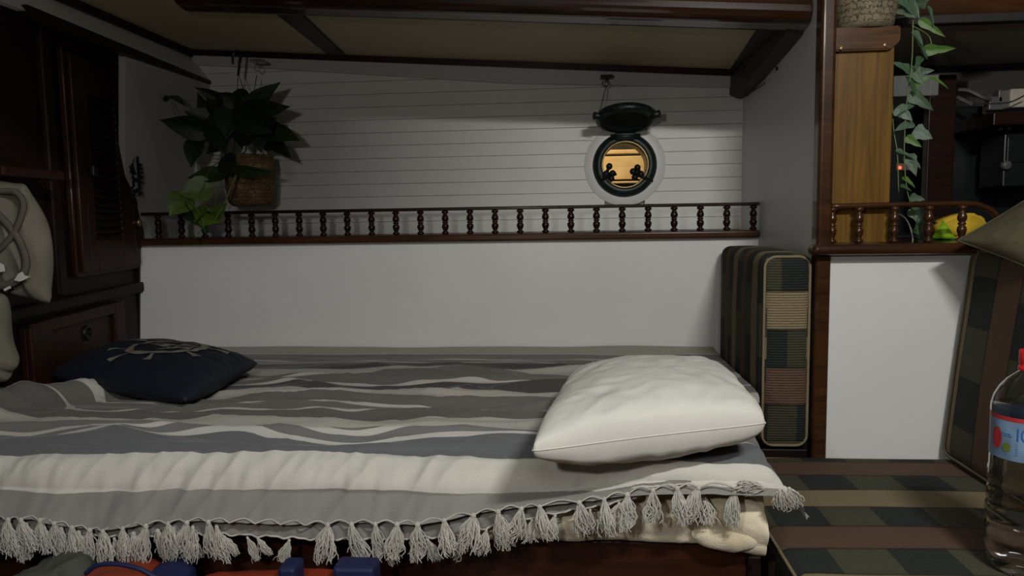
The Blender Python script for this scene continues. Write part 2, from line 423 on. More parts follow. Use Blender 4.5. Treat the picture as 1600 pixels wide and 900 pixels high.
# right side beam under the deckhead
rb = nb()
prism(rb, [(.514, YH-.002, 1.368), (.514, YH-.002, 1.318), (.514, 2.30, 1.302), (.514, 2.10, 1.315), (.514, 1.86, 1.340), (.514, 1.76, 1.352), (.514, 1.70, 1.38), (.514, 1.70, 1.40)], (-.040, 0, 0))
structure(obj('trim_4', rb, M['walnut']))

# varnished roof carlin along the near edge of the berth deckhead
bm = nb(); prof = []
for i in range(15):
    a = math.pi*i/14
    prof.append((-math.sin(a)*.030, -.030*math.cos(a)))
sec = [(1.772, 0.0), (1.745, -.004)] + [(1.72+y*1.0, .030+zz) for y, zz in prof] + [(1.70, .09), (1.70, .20), (1.772, .20)]
x0, x1 = -.93, .514
def zb(X): return zc(X)-.012
ra = [bm.verts.new((x0, y, zb(x0)+dz)) for y, dz in sec]; rc = [bm.verts.new((x1, y, zb(x1)+dz)) for y, dz in sec]
for i in range(len(sec)): bm.faces.new((ra[i], rc[i], rc[(i+1) % len(sec)], ra[(i+1) % len(sec)]))
bm.faces.new(ra[::-1]); bm.faces.new(rc)
carl = tag(obj('roof_beam', bm, M['mahog_beam']), 'glossy dark red varnished beam along the top edge of the berth opening', 'beam')
z1 = at(1500, 27, Y=1.79).z
tag(boxo('roof_beam', (.548, 1.79, z1), (1.86, 1.86, z1+.22), M['mahog_gloss'], None, .012, 4), 'red brown varnished beam across the top of the dark nook', 'beam')
z2 = at(1480, 105, Y=2.33).z
structure(obj('ceiling_nook', prism(nb(), [(.538, 1.80, z1+.012), (.538, 2.36, z2+.002), (.538, 2.36, z2+.03), (.538, 1.80, z1+.04)], (1.33, 0, 0)), M['grey_ceiling']))
structure(boxo('trim_7', (.548, 1.782, z1-.014), (1.86, 1.81, z1+.006), M['darktrim'], bev=.002))
structure(boxo('wall_coachroof', (-1.9, 1.708, 1.58), (1.9, 1.735, 1.96), M['roof'], bev=0))

# ------------------------------------------------------------------ balustrade over the berth
def turned(height, rmax=.0105, n=14):
    pr = [(.55, 0), (.95, .02), (1.0, .06), (.95, .10), (.55, .13), (.62, .17), (.80, .22), (.98, .30), (1.0, .36), (.85, .42), (.55, .455), (.80, .47), (.85, .50), (.80, .53), (.55, .545),
          (.80, .57), (1.0, .64), (.98, .70), (.78, .78), (.6, .83), (.55, .87), (.95, .90), (1.0, .94), (.9, .98), (.6, 1)]
    return lathe(nb(), [(r*rmax, h*height) for r, h in pr], n=n)
gr = tag(empty('gallery_rail', (-.4, YL, .885)), 'long dark mahogany rail with turned balusters above the white panel behind the bed', 'railing')
boxo('sill', (-.935, -.022, 0), (XW+.4, .020, .022), M['mahog_gloss'], gr, .006, 3)
boxo('top_rail', (-.935, -.008, .0905), (XW+.4, .008, .100), M['mahog'], gr, .003, 2)
me = None
X0 = -1.261; NB = 25
for i in range(NB):
    X = X0+(.5-X0)*i/(NB-1)
    if me is None:
        o = obj('baluster', turned(.069), M['mahog'], gr, True); me = o.data
    else:
        o = bpy.data.objects.new('baluster', me); COL.objects.link(o); o.parent = gr
    o.location = (X+.4, 0, .0217)

# ------------------------------------------------------------------ porthole
po = structure(empty('window_1', PC)); po['label'] = 'small round dark green porthole with its lid hooked up'
def ring(bm, ro, ri, y0, y1, n=48, bev=.004):
    lathe(bm, [(ri, y1), (ri, y0+bev), (ri+bev, y0), (ro-bev, y0), (ro, y0+bev), (ro, y1), (ri, y1)], axis='Y', n=n, cap=False); return bm
obj('mounting_plate', ring(nb(), .127, .072, -.0018, .006, 64, .001), M['white'], po, True)
bm = nb(); lathe(bm, [(.069, .03), (.069, -.012), (.072, -.018), (.077, -.022), (.088, -.020), (.097, -.012), (.100, -.004), (.100, .004), (.069, .03)], axis='Y', n=56, cap=False)
obj('bronze_ring', bm, M['verdigris'], po, True)
obj('brass_rim', ring(nb(), .0735, .0680, -.0235, .0, 48, .001), M['brass'], po, True)
bm = nb(); lathe(bm, [(0, .004), (.069, .004), (.069, .008), (0, .008)], axis='Y', n=40, cap=False); obj('glass_pane', bm, M['glass'], po)
bm = nb(); lathe(bm, [(.0695, .0), (.0695, .10), (.0715, .10), (.0715, .0), (.0695, 0)], axis='Y', n=40, cap=False); obj('tunnel', bm, M['verdigris'], po, True)
# lid, hinged at the top, held up and inward
lid = nb()
def lp_(rad, a, t):   # lid local: disc in plane, axis = normal
    return V((math.cos(a)*rad, math.sin(a)*rad, t))
for_prof = [(0, .012), (.060, .012), (.064, .006), (.070, .002), (.084, .000), (.093, .004), (.095, .014), (.090, .024), (0, .028)]
lathe(lid, [(r_*.96, -t) for r_, t in for_prof], n=48, cap=False)
lido = obj('lid', lid, M['verdigris'], po, True)
# its underside faces down toward the room
lc = at(978, 191, Y=2.255)
lido.location = lc-PC; lido.rotation_euler = (R(-16)+math.pi, 0, 0)
ear = nb()
for s in (-1, 1):
    tube(ear, [(s*.074, .030, -.008), (s*.086, .036, -.006), (s*.096, .040, -.006)], [.018, .010, .012], 10)
obj('ear', ear, M['verdigris'], lido, True)
hinge = nb(); tube(hinge, [(-.045, -.024, .086), (.045, -.024, .086)], .008, 12); box(hinge, (-.03, -.03, .075), (.03, 0, .098), .004)
obj('hinge', hinge, M['verdigris'], po, True)
# paw shaped wing clamps
def clamp(side):
    c = at(963 if side < 0 else 990, 271, Y=YH-.03)-PC
    o_ = at(937 if side < 0 else 1020, 283, Y=YH-.02)-PC
    bm = nb(); tube(bm, [o_, c], [.0045, .0055], 8)
    tips = ((952, 260), (957, 271), (955, 279), (950, 272)) if side < 0 else ((996, 262), (989, 268), (992, 277), (998, 268))
    hub = at(947 if side < 0 else 1001, 272, Y=YH-.03)-PC
    for x, y in tips[:3]:
        q = at(x, y, Y=YH-.032)-PC
        tube(bm, [hub, hub.lerp(q, .6), q], [.0055, .005, .007], 8)
        bmesh.ops.create_uvsphere(bm, u_segments=10, v_segments=8, radius=.0105, matrix=Matrix.Translation(q))
    bmesh.ops.create_uvsphere(bm, u_segments=10, v_segments=8, radius=.011, matrix=Matrix.Translation(hub))
    for v in bm.verts: pass
    obj('wing_clamp', bm, M['iron'], po, True)
clamp(-1); clamp(1)
# chain and hook
ch = nb()
a = at(946, 139, Y=2.30); b = at(936, 178, Y=2.235)
n = 16
for i in range(n):
    p = a.lerp(b, i/(n-1))-PC
    rr = bmesh.ops.create_circle  # small torus links
    pts = [p+V((math.cos(t)*(.0016 if i % 2 else .0004), math.sin(t)*(0.0004 if i % 2 else .0016), math.sin(t)*.0 + math.cos(t+.0)*0)) for t in (0,)]
    loop = [p+V(((math.cos(t)*.002) if i % 2 else 0, 0 if i % 2 else math.cos(t)*.002, math.sin(t)*.0032)) for t in [2*math.pi*q/8 for q in range(8)]]
    tube(ch, loop, .0007, 4, True)
obj('chain', ch, M['iron'], po)
rg = nb(); c0 = at(946, 131, Y=2.30)-PC
tube(rg, [c0+V((math.cos(t)*.009, 0, math.sin(t)*.009)) for t in [2*math.pi*q/20 for q in range(20)]], .0014, 6, True)
tube(rg, [at(947, 120, Y=2.30)-PC, at(947, 127, Y=2.30)-PC], .002, 6)
box(rg, at(938, 122, Y=2.315)-PC+V((0, -.02, 0)), at(957, 119, Y=2.315)-PC+V((0, .03, .002)), .001)
obj('hook_ring', rg, M['iron'], po)

# outside, seen through the porthole
og = structure(empty('wall_outside', at(975, 260, Y=2.8)))
ctr = at(975, 260, Y=2.8)
def ob(name, y0, y1, mtl, Y, th=.02):
    a = at(900, y1, Y=Y)-ctr; b = at(1050, y0, Y=Y)-ctr
    boxo(name, (a.x, a.y, a.z), (b.x, a.y+th, b.z), mtl, og, .002)
ob('plank', 242.2, 281.6, M['golden'], 2.8)
ob('plank', 232, 242.0, M['golden'], 2.80)
ob('ledge', 281.7, 288, M['golden'], 2.79)
ob('backing', 210, 300, M['darktrim'], 2.83)

# ------------------------------------------------------------------ left cabinet
CA = math.atan2(1, -.18)           # local x runs from near to far along the cabinet face
cab = tag(empty('cabinet', (-1.34, 2.15, .45), CA), 'dark mahogany cabinet with a louvred door at the left end of the bed', 'cabinet')
def cx(Y): return (Y-2.15)*1.0161
def cz(z): return z-.45
# local: x along (far positive), y = away from room (into the cabinet)
IN = 1
def cbox(name, Ya, Yb, za, zb_, out, mtl, parent=cab, depth=.02, bev=.003):
    o = boxo(name, (cx(Ya), -out, cz(za)), (cx(Yb), -out+depth, cz(zb_)), mtl, None, bev)
    o.parent = parent
    return o
cbox('body', .55, 2.125, .30, 1.45, 0, M['mahog_cab'], depth=.35)
dr = cbox('door', 1.745, 2.115, .818, 1.385, .018, M['mahog_door'], depth=.016, bev=.004)
# frame pieces around the louvres
for nm, q in (('stile', (1.757, 1.835, .83, 1.375)), ('stile', (1.99, 2.103, .83, 1.375)), ('door_rail', (1.835, 1.99, .83, .912)), ('door_rail', (1.835, 1.99, 1.288, 1.375))):
    cbox(nm, q[0], q[1], q[2], q[3], .030, M['mahog_door'], dr, .012)
bk = cbox('louvre_backing', 1.835, 1.99, .912, 1.288, .0185, M['darktrim'], dr, .003, 0)
nsl = 21; sme = None
for i in range(nsl):
    zz = .918+(1.282-.918)*i/(nsl-1)
    if sme is None:
        bm = box(nb(), (-.076, -.010, -.0015), (.076, .010, .0015), .001, 1); sl = obj('slat', bm, M['mahog_cab'], dr); sme = sl.data
    else:
        sl = bpy.data.objects.new('slat', sme); COL.objects.link(sl); sl.parent = dr
    sl.location = (cx(1.9125), -.028, cz(zz)); sl.rotation_euler = (R(42), 0, 0)
bm = nb(); 
for a, b in (((1.79, .852), (2.07, .856)), ((1.79, .86), (1.794, 1.0)), ((2.066, .86), (2.07, 1.0))):
    box(bm, (cx(a[0]), -.0315, cz(a[1])), (cx(b[0]), -.029, cz(b[1])), 0)
obj('groove_moulding', bm, M['darktrim'], dr)
bm = nb(); lathe(bm, [(.004, 0), (.004, -.010), (.011, -.014), (.011, -.020), (.006, -.024), (0, -.025)], (cx(2.06), -.030, cz(.955)), 'Y', 14, False); obj('knob', bm, M['brass'], dr, True)
bm = box(nb(), (cx(1.812), -.044, cz(1.075)), (cx(1.836), -.03, cz(1.105)), .004); obj('latch', bm, M['iron'], dr)
d2 = cbox('drawer_front', 1.50, 1.97, .42, .735, .018, M['mahog_door'], depth=.016, bev=.004)
for q in ((1.50, 1.585, .42, .735), (1.91, 1.97, .42, .735), (1.585, 1.91, .706, .735)):
    cbox('frame_strip', q[0], q[1], q[2], q[3], .030, M['mahog_door'], d2, .012)
bm = nb(); lathe(bm, [(.020, 0), (.020, -.006), (.014, -.008), (.012, -.004), (0, -.003)], (cx(1.765), -.018, cz(.675)), 'Y', 20, False)
tube(bm, [(cx(1.765)-.006, -.026, cz(.675)), (cx(1.765)+.006, -.026, cz(.675))], .003, 6); obj('ring_pull', bm, M['iron'], d2, True)
cbox('moulding', .9, 2.135, .745, .775, .022, M['mahog_cab'], depth=.03, bev=.006)
cbox('side_strip', 1.66, 1.70, .78, 1.42, .016, M['mahog_cab'], depth=.02, bev=.006)
cbox('upper_strip', 1.2, 2.13, 1.39, 1.43, .012, M['mahog_cab'], depth=.02)
# leaning corner post between cabinet and white end panel
bm = nb()
a0, a1 = V((-1.335, 2.12, .5)), V((-1.345, 2.105, .90))
pp = [at(217, 640, Y=2.13), at(217, 380, Y=2.125), at(212, 300, Y=2.10), at(200, 84, Y=1.95)]
pq = [V((p.x-.055, p.y, p.z)) for p in pp]
for dy in (0,):
    fr_ = [bm.verts.new(p) for p in pp]; fl = [bm.verts.new(p) for p in pq]
    bf = [bm.verts.new(p+V((-.01, .05, 0))) for p in pp]; bl = [bm.verts.new(p+V((0, .05, 0))) for p in pq]
    for i in range(3):
        bm.faces.new((fl[i], fr_[i], fr_[i+1], fl[i+1])); bm.faces.new((fr_[i], bf[i], bf[i+1], fr_[i+1]))
        bm.faces.new((bf[i], bl[i], bl[i+1], bf[i+1])); bm.faces.new((bl[i], fl[i], fl[i+1], bl[i+1]))
    bm.faces.new((fl[0], bl[0], bf[0], fr_[0])); bm.faces.new((fl[3], fr_[3], bf[3], bl[3]))
bmesh.ops.bevel(bm, geom=[e for e in bm.edges], offset=.004, segments=2, affect='EDGES')
tag(obj('corner_post', bm, M['mahog_v']), 'dark mahogany post between the louvred cabinet and the white end panel', 'post')
# small shelf with a moulded edge at far left
sh = at(30, 268, Y=1.45)
tag(boxo('wall_shelf', (sh.x-.25, 1.40, sh.z-.012), (at(62, 268, Y=1.5).x, 1.58, sh.z+.010), M['mahog_door'], None, .005), 'narrow dark wooden shelf above the hanging canvas bag', 'shelf')
# black clip on the end panel
bm = nb(); c = at(213, 275, Y=2.06)
tube(bm, [c+V((0, 0, .055)), c+V((0, 0, -.055))], .010, 8)
for i in range(70):
    t = i/69; p = c+V((random.uniform(-.006, .006), random.uniform(-.012, .01), .052-.104*t))
    tube(bm, [p, p+V((random.uniform(-.012, .012), random.uniform(-.01, .01), random.uniform(-.012, .012)))], .0035, 5)
tag(obj('hand_brush', bm, M['black']), 'small black bristly brush hanging beside the dark post', 'brush')

# ------------------------------------------------------------------ bed: base, mattress, blanket
XL = -1.30
YF = 1.118
bb = tag(empty('bed_base', (-.5, 1.15, 0)), 'dark varnished mahogany front board below the mattress', 'bed base')
boxo('front_board', (-.62, -.01, .05), (.765, .02, .436), M['mahog_base'], bb, .004)
obj('bunk_top', prism(nb(), [(-.60, .02, .41), (.765, .02, .41), (.765, .97, .41), (-.79, .97, .41)], (0, 0, .022)), M['mahog_base'], bb)
boxo('corner_plinth', (.793, .50, .05), (1.012, .975, .427), M['mahog_black'], bb, .003)
boxo('end_board', (.767, .0, .05), (.79, .49, .41), M['mahog_black'], bb, .003)
boxo('locker_end', (-.66, .0, .05), (-.622, .3, .43), M['mahog_black'], bb, .003)

ML, MR, MT, MB = -1.30, .285, .556, .438
def sstep(a, b, x):
    t = min(1, max(0, (x-a)/(b-a))); return t*t*(3-2*t)
def wide(Y): return .108*sstep(1.50, 1.66, Y)
def mattress(u, v):
    # v runs round the front section: top back -> top front -> bottom front
    Yq = 2.12-(2.12-YF)*min(1, v/.25); M0 = -1.315-.18*(Yq-2.15)
    MRy = MR+wide(Yq)
    X = M0+(MRy-M0)*u
    edge = max(0, (X-(MRy-.05))/.05)
    rr = .032
    drop = rr*(1-math.sqrt(max(0, 1-edge*edge)))
    if v < .25: Y = 2.12-(2.12-YF-rr)*v/.25; z = MT-drop; nrm = V((0, 0, 1))
    elif v < .5:
        a = (v-.25)/.25*math.pi/2; Y = YF+rr-math.sin(a)*rr; z = MT-rr+math.cos(a)*rr-drop; nrm = V((0, -math.sin(a), math.cos(a)))
    elif v < .8:
        t = (v-.5)/.3; z = (MT-rr-drop)*(1-t)+(MB+.018)*t; Y = YF-.012*math.sin(t*math.pi); nrm = V((0, -1, 0))
    else:
        a = (v-.8)/.2*math.pi/2; z = MB+.018-math.sin(a)*.018; Y = YF+.018*(1-math.cos(a)); nrm = V((0, -.7, -.7))
    p = V((X, Y, z))
    lump = ns(X*9, Y*9, z*14)*.007+ns(X*30, Y*30, z*30)*.0018+ns(X*140, Y*140, z*140)*.0006
    p += nrm*lump
    p.z += .006*ns(X*4, 3.3)*(1 if v > .7 else 0)
    if X > .17 and v > .5: p.y -= .016*(X-.17)/.11; p.z -= .010*max(0, (X-.2)/.08)*(v-.5)*2
    p.x += max(0, edge)*0
    return p
def fleece_mat():
    m, nt, b = mat('cream fleece')
    v = coords(nt)
    n1 = N(nt, 'ShaderNodeTexNoise'); n1.inputs['Scale'].default_value = 11; n1.inputs['Detail'].default_value = 5; L(nt, v, n1.inputs[0])
    n2 = N(nt, 'ShaderNodeTexNoise'); n2.inputs['Scale'].default_value = 400; n2.inputs['Detail'].default_value = 5; L(nt, v, n2.inputs[0])
    r = ramp(nt, n1.outputs[0], [(.35, (.52, .45, .31)), (.62, (.74, .67, .50))])
    L(nt, r.outputs[0], b.inputs['Base Color']); b.inputs['Roughness'].default_value = 1; b.inputs['Sheen Weight'].default_value = .5
    bump(nt, b, n2.outputs[0], .35, .003); return m
M['fleece'] = fleece_mat()
mt_ = tag(empty('mattress', (0, 0, 0)), 'cream fleece covered mattress under the striped blanket', 'mattress')
grid_obj('fleece_cover', mattress, 420, 60, M['fleece'], mt_)
def mend(u, v):      # rounded right end cap
    yy = YF+.03+(2.08-YF-.03)*u
    a = v*math.pi
    z = (MT+MB)/2+math.cos(a)*(MT-MB)/2*.96
    x = MR+wide(yy)-.022+math.sin(a)**.6*.026+ns(yy*12, z*20, 5)*.006+ns(yy*60, z*60, 7)*.003
    return V((x, yy, z))
grid_obj('end_side', mend, 90, 20, M['fleece'], mt_)
# fuzzy rolled corner
def roll(u, v):
    a = 2*math.pi*v; t = u
    c = V((.175+.115*t, 1.118-.006*math.sin(t*3), .462-.006*math.sin(t*math.pi)))
    rr = .020*math.sin(math.pi*min(1, max(0.02, t*.90+.08)))**.5
    p = c+V((0, math.cos(a)*rr, math.sin(a)*rr))
    p += V((ns(p.x*60, p.y*60, p.z*60), ns(p.x*50, p.z*50, 3), ns(p.x*45, p.y*45, 9)))*.0022
    return p
grid_obj('rolled_corner', roll, 50, 28, M['fleece'], mt_)

# --- blanket
STR = [(0.0, (.30, .285, .235)), (.075, (.095, .092, .080)), (.150, (.115, .112, .098)), (.168, (.42, .41, .37)), (.176, (.135, .132, .118)), (.215, (.40, .39, .36)), (.223, (.058, .057, .053)),
       (.30, (.33, .32, .29)), (.362, (.125, .122, .108)), (.455, (.42, .41, .37)), (.467, (.120, .118, .104)), (.505, (.42, .40, .37)), (.513, (.058, .058, .055)), (.572, (.37, .355, .32)),
       (.63, (.122, .119, .102)), (.700, (.44, .43, .39)), (.715, (.13, .128, .112)), (.757, (.40, .39, .35)), (.766, (.105, .104, .094)), (.798, (.36, .35, .31)), (.852, (.17, .170, .155)),
       (.885, (.50, .49, .46)), (.898, (.16, .163, .158)), (.912, (.50, .50, .47)), (.918, (.125, .133, .142)), (.992, (.56, .55, .50)), (1.052, (.235, .232, .212)), (1.20, (.235, .232, .212))]
def blanket_mat():
    m, nt, b = mat('striped woven blanket')
    tc = N(nt, 'ShaderNodeTexCoord'); sp = N(nt, 'ShaderNodeSeparateXYZ'); L(nt, tc.outputs['UV'], sp.inputs[0])
    s = math_(nt, 'DIVIDE', sp.outputs[1], 1.25)
    r = ramp(nt, s, [(p/1.25, c) for p, c in STR], 'CONSTANT')
    mp = N(nt, 'ShaderNodeMapping'); mp.inputs['Scale'].default_value = (900, 900, 1); L(nt, tc.outputs['UV'], mp.inputs[0])
    ck = N(nt, 'ShaderNodeTexNoise'); ck.inputs['Scale'].default_value = 1; L(nt, mp.outputs[0], ck.inputs[0])
    sh = ramp(nt, ck.outputs[0], [(.3, (.78, .78, .78)), (.7, (1.08, 1.08, 1.08))])
    mx = N(nt, 'ShaderNodeMixRGB', blend_type='MULTIPLY'); mx.inputs[0].default_value = .8; L(nt, r.outputs[0], mx.inputs[1]); L(nt, sh.outputs[0], mx.inputs[2])
    L(nt, mx.outputs[0], b.inputs['Base Color']); b.inputs['Roughness'].default_value = .95; b.inputs['Sheen Weight'].default_value = .15
    b.inputs['Specular IOR Level'].default_value = .2
    bump(nt, b, ck.outputs[0], .2, .0015)
    return m
M['blanket'] = blanket_mat()
ZT = .566
HEM = [(0, 806), (60, 806), (120, 820), (160, 824), (240, 814), (310, 809), (400, 812), (480, 815), (530, 813), (600, 813), (660, 813), (740, 799), (800, 790), (870, 783), (940, 775), (1000, 762), (1050, 757), (1110, 755), (1150, 757), (1200, 752)]
YB = 1.078
hemw = [(at(x, y, Y=YB).x, at(x, y, Y=YB).z) for x, y in HEM]
hemw = [(-1.4, hemw[0][1])]+hemw+[(.45, hemw[-1][1]-.02)]
def bfold(a, b):
    """height of the folds; a = X, b = cloth distance from the back edge"""
    mk = min(1, max(0, (b-.12)/.3))*min(1, max(0, (1.03-b)/.10))
    w_ = b+.05*ns(a*1.7, b*2.0, 4)
    f = .018*(1-abs(ns(a*2.2, w_*13, 1.5))*2.2)+.010*(1-abs(ns(a*3.5+8, w_*24, 7))*2)
    f += .006*ns(a*1.3, b*4, 9)+.0045*(1-2*abs(ns(a*6+3, w_*42, 5)))
    back = .0022*ns(a*5, b*40, 3)
    mk *= 1-.9*sstep(.28, .37, a)*(1-sstep(.6, .8, b))
    X, Y = a, 2.128-b
    return f*mk*(1-.75*math.exp(-((X+1.02)/.30)**4-((Y-1.68)/.30)**4))+back
def blanket(u, v, drop=0.0, hemfn=None, push=0.0):
    A0, A1 = -1.325-.18*(2.128-.988*min(1, v/.74)-2.15), .378+.012*sstep(1.50, 1.66, 2.128-.988*min(1, v/.74))
    a = A0+(A1-A0)*u
    hz = interp(a, hemw) if hemfn is None else hemfn(a)
    # scallops between tassels
    top = 2.128-1.140
    rr = min(.042, max(.012, (ZT-hz)*.75))
    vlen = ZT-rr-hz
    Ltop, Lc = top, rr*math.pi/2
    Lb = max(.01, vlen)
    if v < .74: b = Ltop*v/.74; Y = 2.128-(Ltop+.042-rr)*v/.74; z = ZT; nrm = V((0, 0, 1))
    elif v < .84:
        t = (v-.74)/.10; al = t*math.pi/2; b = Ltop+Lc*t; Y = 2.128-Ltop-.042+rr-math.sin(al)*rr; z = ZT-rr+math.cos(al)*rr; nrm = V((0, -math.sin(al), math.cos(al)))
    else:
        t = (v-.84)/.16; b = Ltop+Lc+Lb*t; Y = 2.128-Ltop-.042-.030*t; z = ZT-rr-Lb*t; nrm = V((0, -1, 0))
    # right end falls over the mattress end
    ar = .262+.150*sstep(1.50, 1.66, 2.128-b); rx = .04
    ca = a
    if a > ar:
        e = a-ar
        if e < rx*math.pi/2: al = e/rx; X = ar+rx*math.sin(al); dz = rx*(1-math.cos(al))
        else: X = ar+rx+.25*(e-rx*math.pi/2); dz = rx+.95*(e-rx*math.pi/2)
        X += max(0, b-.9)*.10
        front = min(1, max(0, (b-.6)/.3))
        z -= dz*1.0; X += .010*math.sin(b*38)*min(1, e/.06)
        z += .006*math.sin(b*23)*min(1, e/.05)
        if v > .84: z += min(dz, .05)*.8
    else: X = a
    f = bfold(a, b)
    # pleats on the hanging part
    if b > .95:
        k = min(1, (b-.95)/.08)
        f += k*(.0085*(ns(a*13+1.3*ns(a*3, 2), b*5, 2))+.006*(1-2*abs(ns(a*22+b*14, b*3, 11)))+.003*ns(a*50, b*9, 5))
    p = V((X, Y, z))+nrm*f
    # bunched hump in the left part
    h1, h2 = V((-1.25, 1.26)), V((-1.035, 1.50))
    q = V((X, Y)); d = (h2-h1); t = max(0, min(1, (q-h1).dot(d)/d.length_squared)); dist = (q-(h1+d*t)).length
    p.z += .046*math.exp(-(dist/.042)**2)*(1 if t < 1 else .9)
    if v < .84: p.z += .010*math.exp(-((Y-1.20)/.04)**2)*0
    # far edge turned up a little on the wall
    if b < .05: p.z += .010*(1-b/.05)*(0.5+.5*ns(a*3, 1)+.4)
    if a > ar: p.z = max(p.z, .512+.012*ns(a*20, b*14, 3))
    return p+V((0, push, drop))
def buv(u, v):
    A0 = -1.325-.18*(2.128-.988*min(1, v/.74)-2.15)
    a = A0+(.378+.012*sstep(1.50, 1.66, 2.128-.988*min(1, v/.74))-A0)*u
    hz = interp(a, hemw)
    if v < .74: b = .988*v/.74
    elif v < .84: b = .988+.066*(v-.74)/.10
    else: b = 1.054+max(.01, ZT-.042-hz)*(v-.84)/.16
    mk = min(1, max(0, (b-.28)/.25))*min(1, max(0, (.99-b)/.08))
    wv = .050*ns(a*1.9, b*5.5, 3)+.028*ns(a*4.2, b*13, 8)+.010*ns(a*9, b*30, 2)
    sm = .010*ns(a*1.6, b*2, 21)+.004*ns(a*6, b*6, 31)
    X, Y = a, 2.128-b
    h1, h2 = V((-1.25, 1.26)), V((-1.035, 1.50)); q = V((X, Y)); d = h2-h1; t = max(0, min(1, (q-h1).dot(d)/d.length_squared)); dist = (q-(h1+d*t)).length
    hump = .30*math.exp(-(dist/.06)**2)*(a+1.2)*1.2
    return (a, min(1.19, max(.002, b+wv*mk+sm+hump)))
bl = tag(empty('blanket', (0, 0, 0)), 'grey and cream striped blanket with white tassels spread over the bed', 'blanket')
grid_obj('woven_cloth', lambda u, v: blanket(u, v), 520, 330, M['blanket'], bl, buv)
# hem cord with scallops
TX = [-20, 12, 32, 62, 84, 112, 140, 160, 192, 228, 262, 292, 325, 512, 549, 586, 620, 652, 694, 740, 778, 815, 843, 905, 944, 980, 1020, 1058, 1092, 1150]
TXF = [(x, interp(x, HEM)) for x in TX]
def hem_pt(px, y, Y): return at(px, y, Y=Y)
bm = nb(); pts = []
px = -60
knots = sorted(TX+[360, 400, 440, 478, 1215])
while px < 1162:
    y = interp(px, HEM)
    # distance to the nearest knots -> scallop
    lo = max([k for k in knots if k <= px] or [-100]); hi = min([k for k in knots if k > px] or [1300])
    t = (px-lo)/(hi-lo)
    p = at(px, y+2-5*math.sin(math.pi*t)*(min(1, (hi-lo)/40))+3.0, Y=YB-.014); p.y -= .003*math.cos(t*6.28); pts.append(p)
    px += 5
tube(bm, pts, .0014, 5); obj('hem_cord', bm, M['rope'], bl, True)

# --- under layer with a lower hem, seen between x 330 and 1000
HEM2 = [(-60, 832), (0, 833), (200, 838), (340, 834), (420, 838), (500, 843), (600, 842), (700, 838), (780, 820), (860, 803), (940, 790), (1000, 774), (1050, 760), (1080, 752)]
def under(u, v):
    px = -80+1160*u
    yt = interp(px, HEM)-6; yb = interp(px, HEM2)
    y = yt+(yb-yt)*v
    p = at(px, y, Y=YB+.002)
    p.y += .005*ns(px*.03, y*.02, 6)+.003*ns(px*.09, y*.05, 9)
    return p
grid_obj('under_layer', under, 260, 14, M['blanket'], bl, lambda u, v: (u*1.5, 1.1))
bm = nb(); pts = []
px = -60
while px < 1078:
    y = interp(px, HEM2); p = at(px, y+1.5*math.sin(px*.16), Y=YB-.002); p.y -= .002*math.sin(px*.3); pts.append(p); px += 4
tube(bm, pts, .0017, 5); obj('hem_cord', bm, M['rope'], bl, True)

# --- tassels
def tassel_mesh(seed, Lt, spread, ns_=46):
    rnd = random.Random(seed); bm = nb()
    bmesh.ops.create_uvsphere(bm, u_segments=8, v_segments=6, radius=.0042, matrix=Matrix.Translation((0, 0, -.003)) @ Matrix.Diagonal((1, 1, 1.2, 1)))
    lean = rnd.uniform(-.5, .5)
    for i in range(ns_):
        a = rnd.uniform(0, 2*math.pi); r0 = rnd.uniform(.0, .003); sp = spread*rnd.uniform(.2, 1)
        ll = Lt*rnd.uniform(.72, 1.06); dx, dy = math.cos(a), math.sin(a)*.45
        wob = rnd.uniform(-.010, .010); ph = rnd.uniform(0, 6)
        pts = []
        for k in range(8):
            t = k/7; bulge = math.sin(math.pi*min(1, t*.85))
            pts.append(V((dx*(r0+sp*(.55*bulge+.45*t))+lean*ll*t*.5+wob*math.sin(t*7+ph)*t, dy*(r0+sp*bulge)+.002*math.sin(t*6+ph), -.004-ll*t+.004*t*t)))
        tube(bm, pts, [.0008+.0003*math.sin(math.pi*k/7) for k in range(8)], 4, cap=False)
    return bm
tmeshes = []
for s in range(9):
    bm = tassel_mesh(s*3+1, .060, .013+.002*(s % 4)); bmesh.ops.recalc_face_normals(bm, faces=bm.faces)
    me = bpy.data.meshes.new('tassel'); bm.to_mesh(me); bm.free(); me.materials.append(M['rope']); me.polygons.foreach_set('use_smooth', [True]*len(me.polygons)); tmeshes.append(me)
def put_tassel(px, py, Y, sc=1.0, rz=0, ry=0):
    o = bpy.data.objects.new('tassel', random.choice(tmeshes)); COL.objects.link(o); o.parent = bl
    o.location = at(px, py, Y=Y); o.scale = (sc*random.uniform(.85, 1.15), sc*.8, sc*random.uniform(.9, 1.1)); o.rotation_euler = (R(random.uniform(-4, 6)), ry+R(random.uniform(-9, 9)), rz+random.choice((0, math.pi)))
for x, y in TXF[:-1]:
    put_tassel(x, y+4, YB-.016, 1.0 if x < 780 else .95)
    if x < 380 and random.random() < .8: put_tassel(x+random.uniform(8, 18), y+12, YB-.008, .95)
for px in (8, 46, 98, 130, 178, 212, 246, 300, 350, 386, 402, 452, 560, 604, 668, 722, 760, 800, 832, 868, 922, 968, 1012):
    y = interp(px, HEM2); put_tassel(px, y+3, YB-.006, .62, 0, R(random.choice((-22, 18, 0, 30))))
put_tassel(1148, 764, 1.068, .95, 0, R(-8)); put_tassel(1092, 760, 1.085, 1.0)
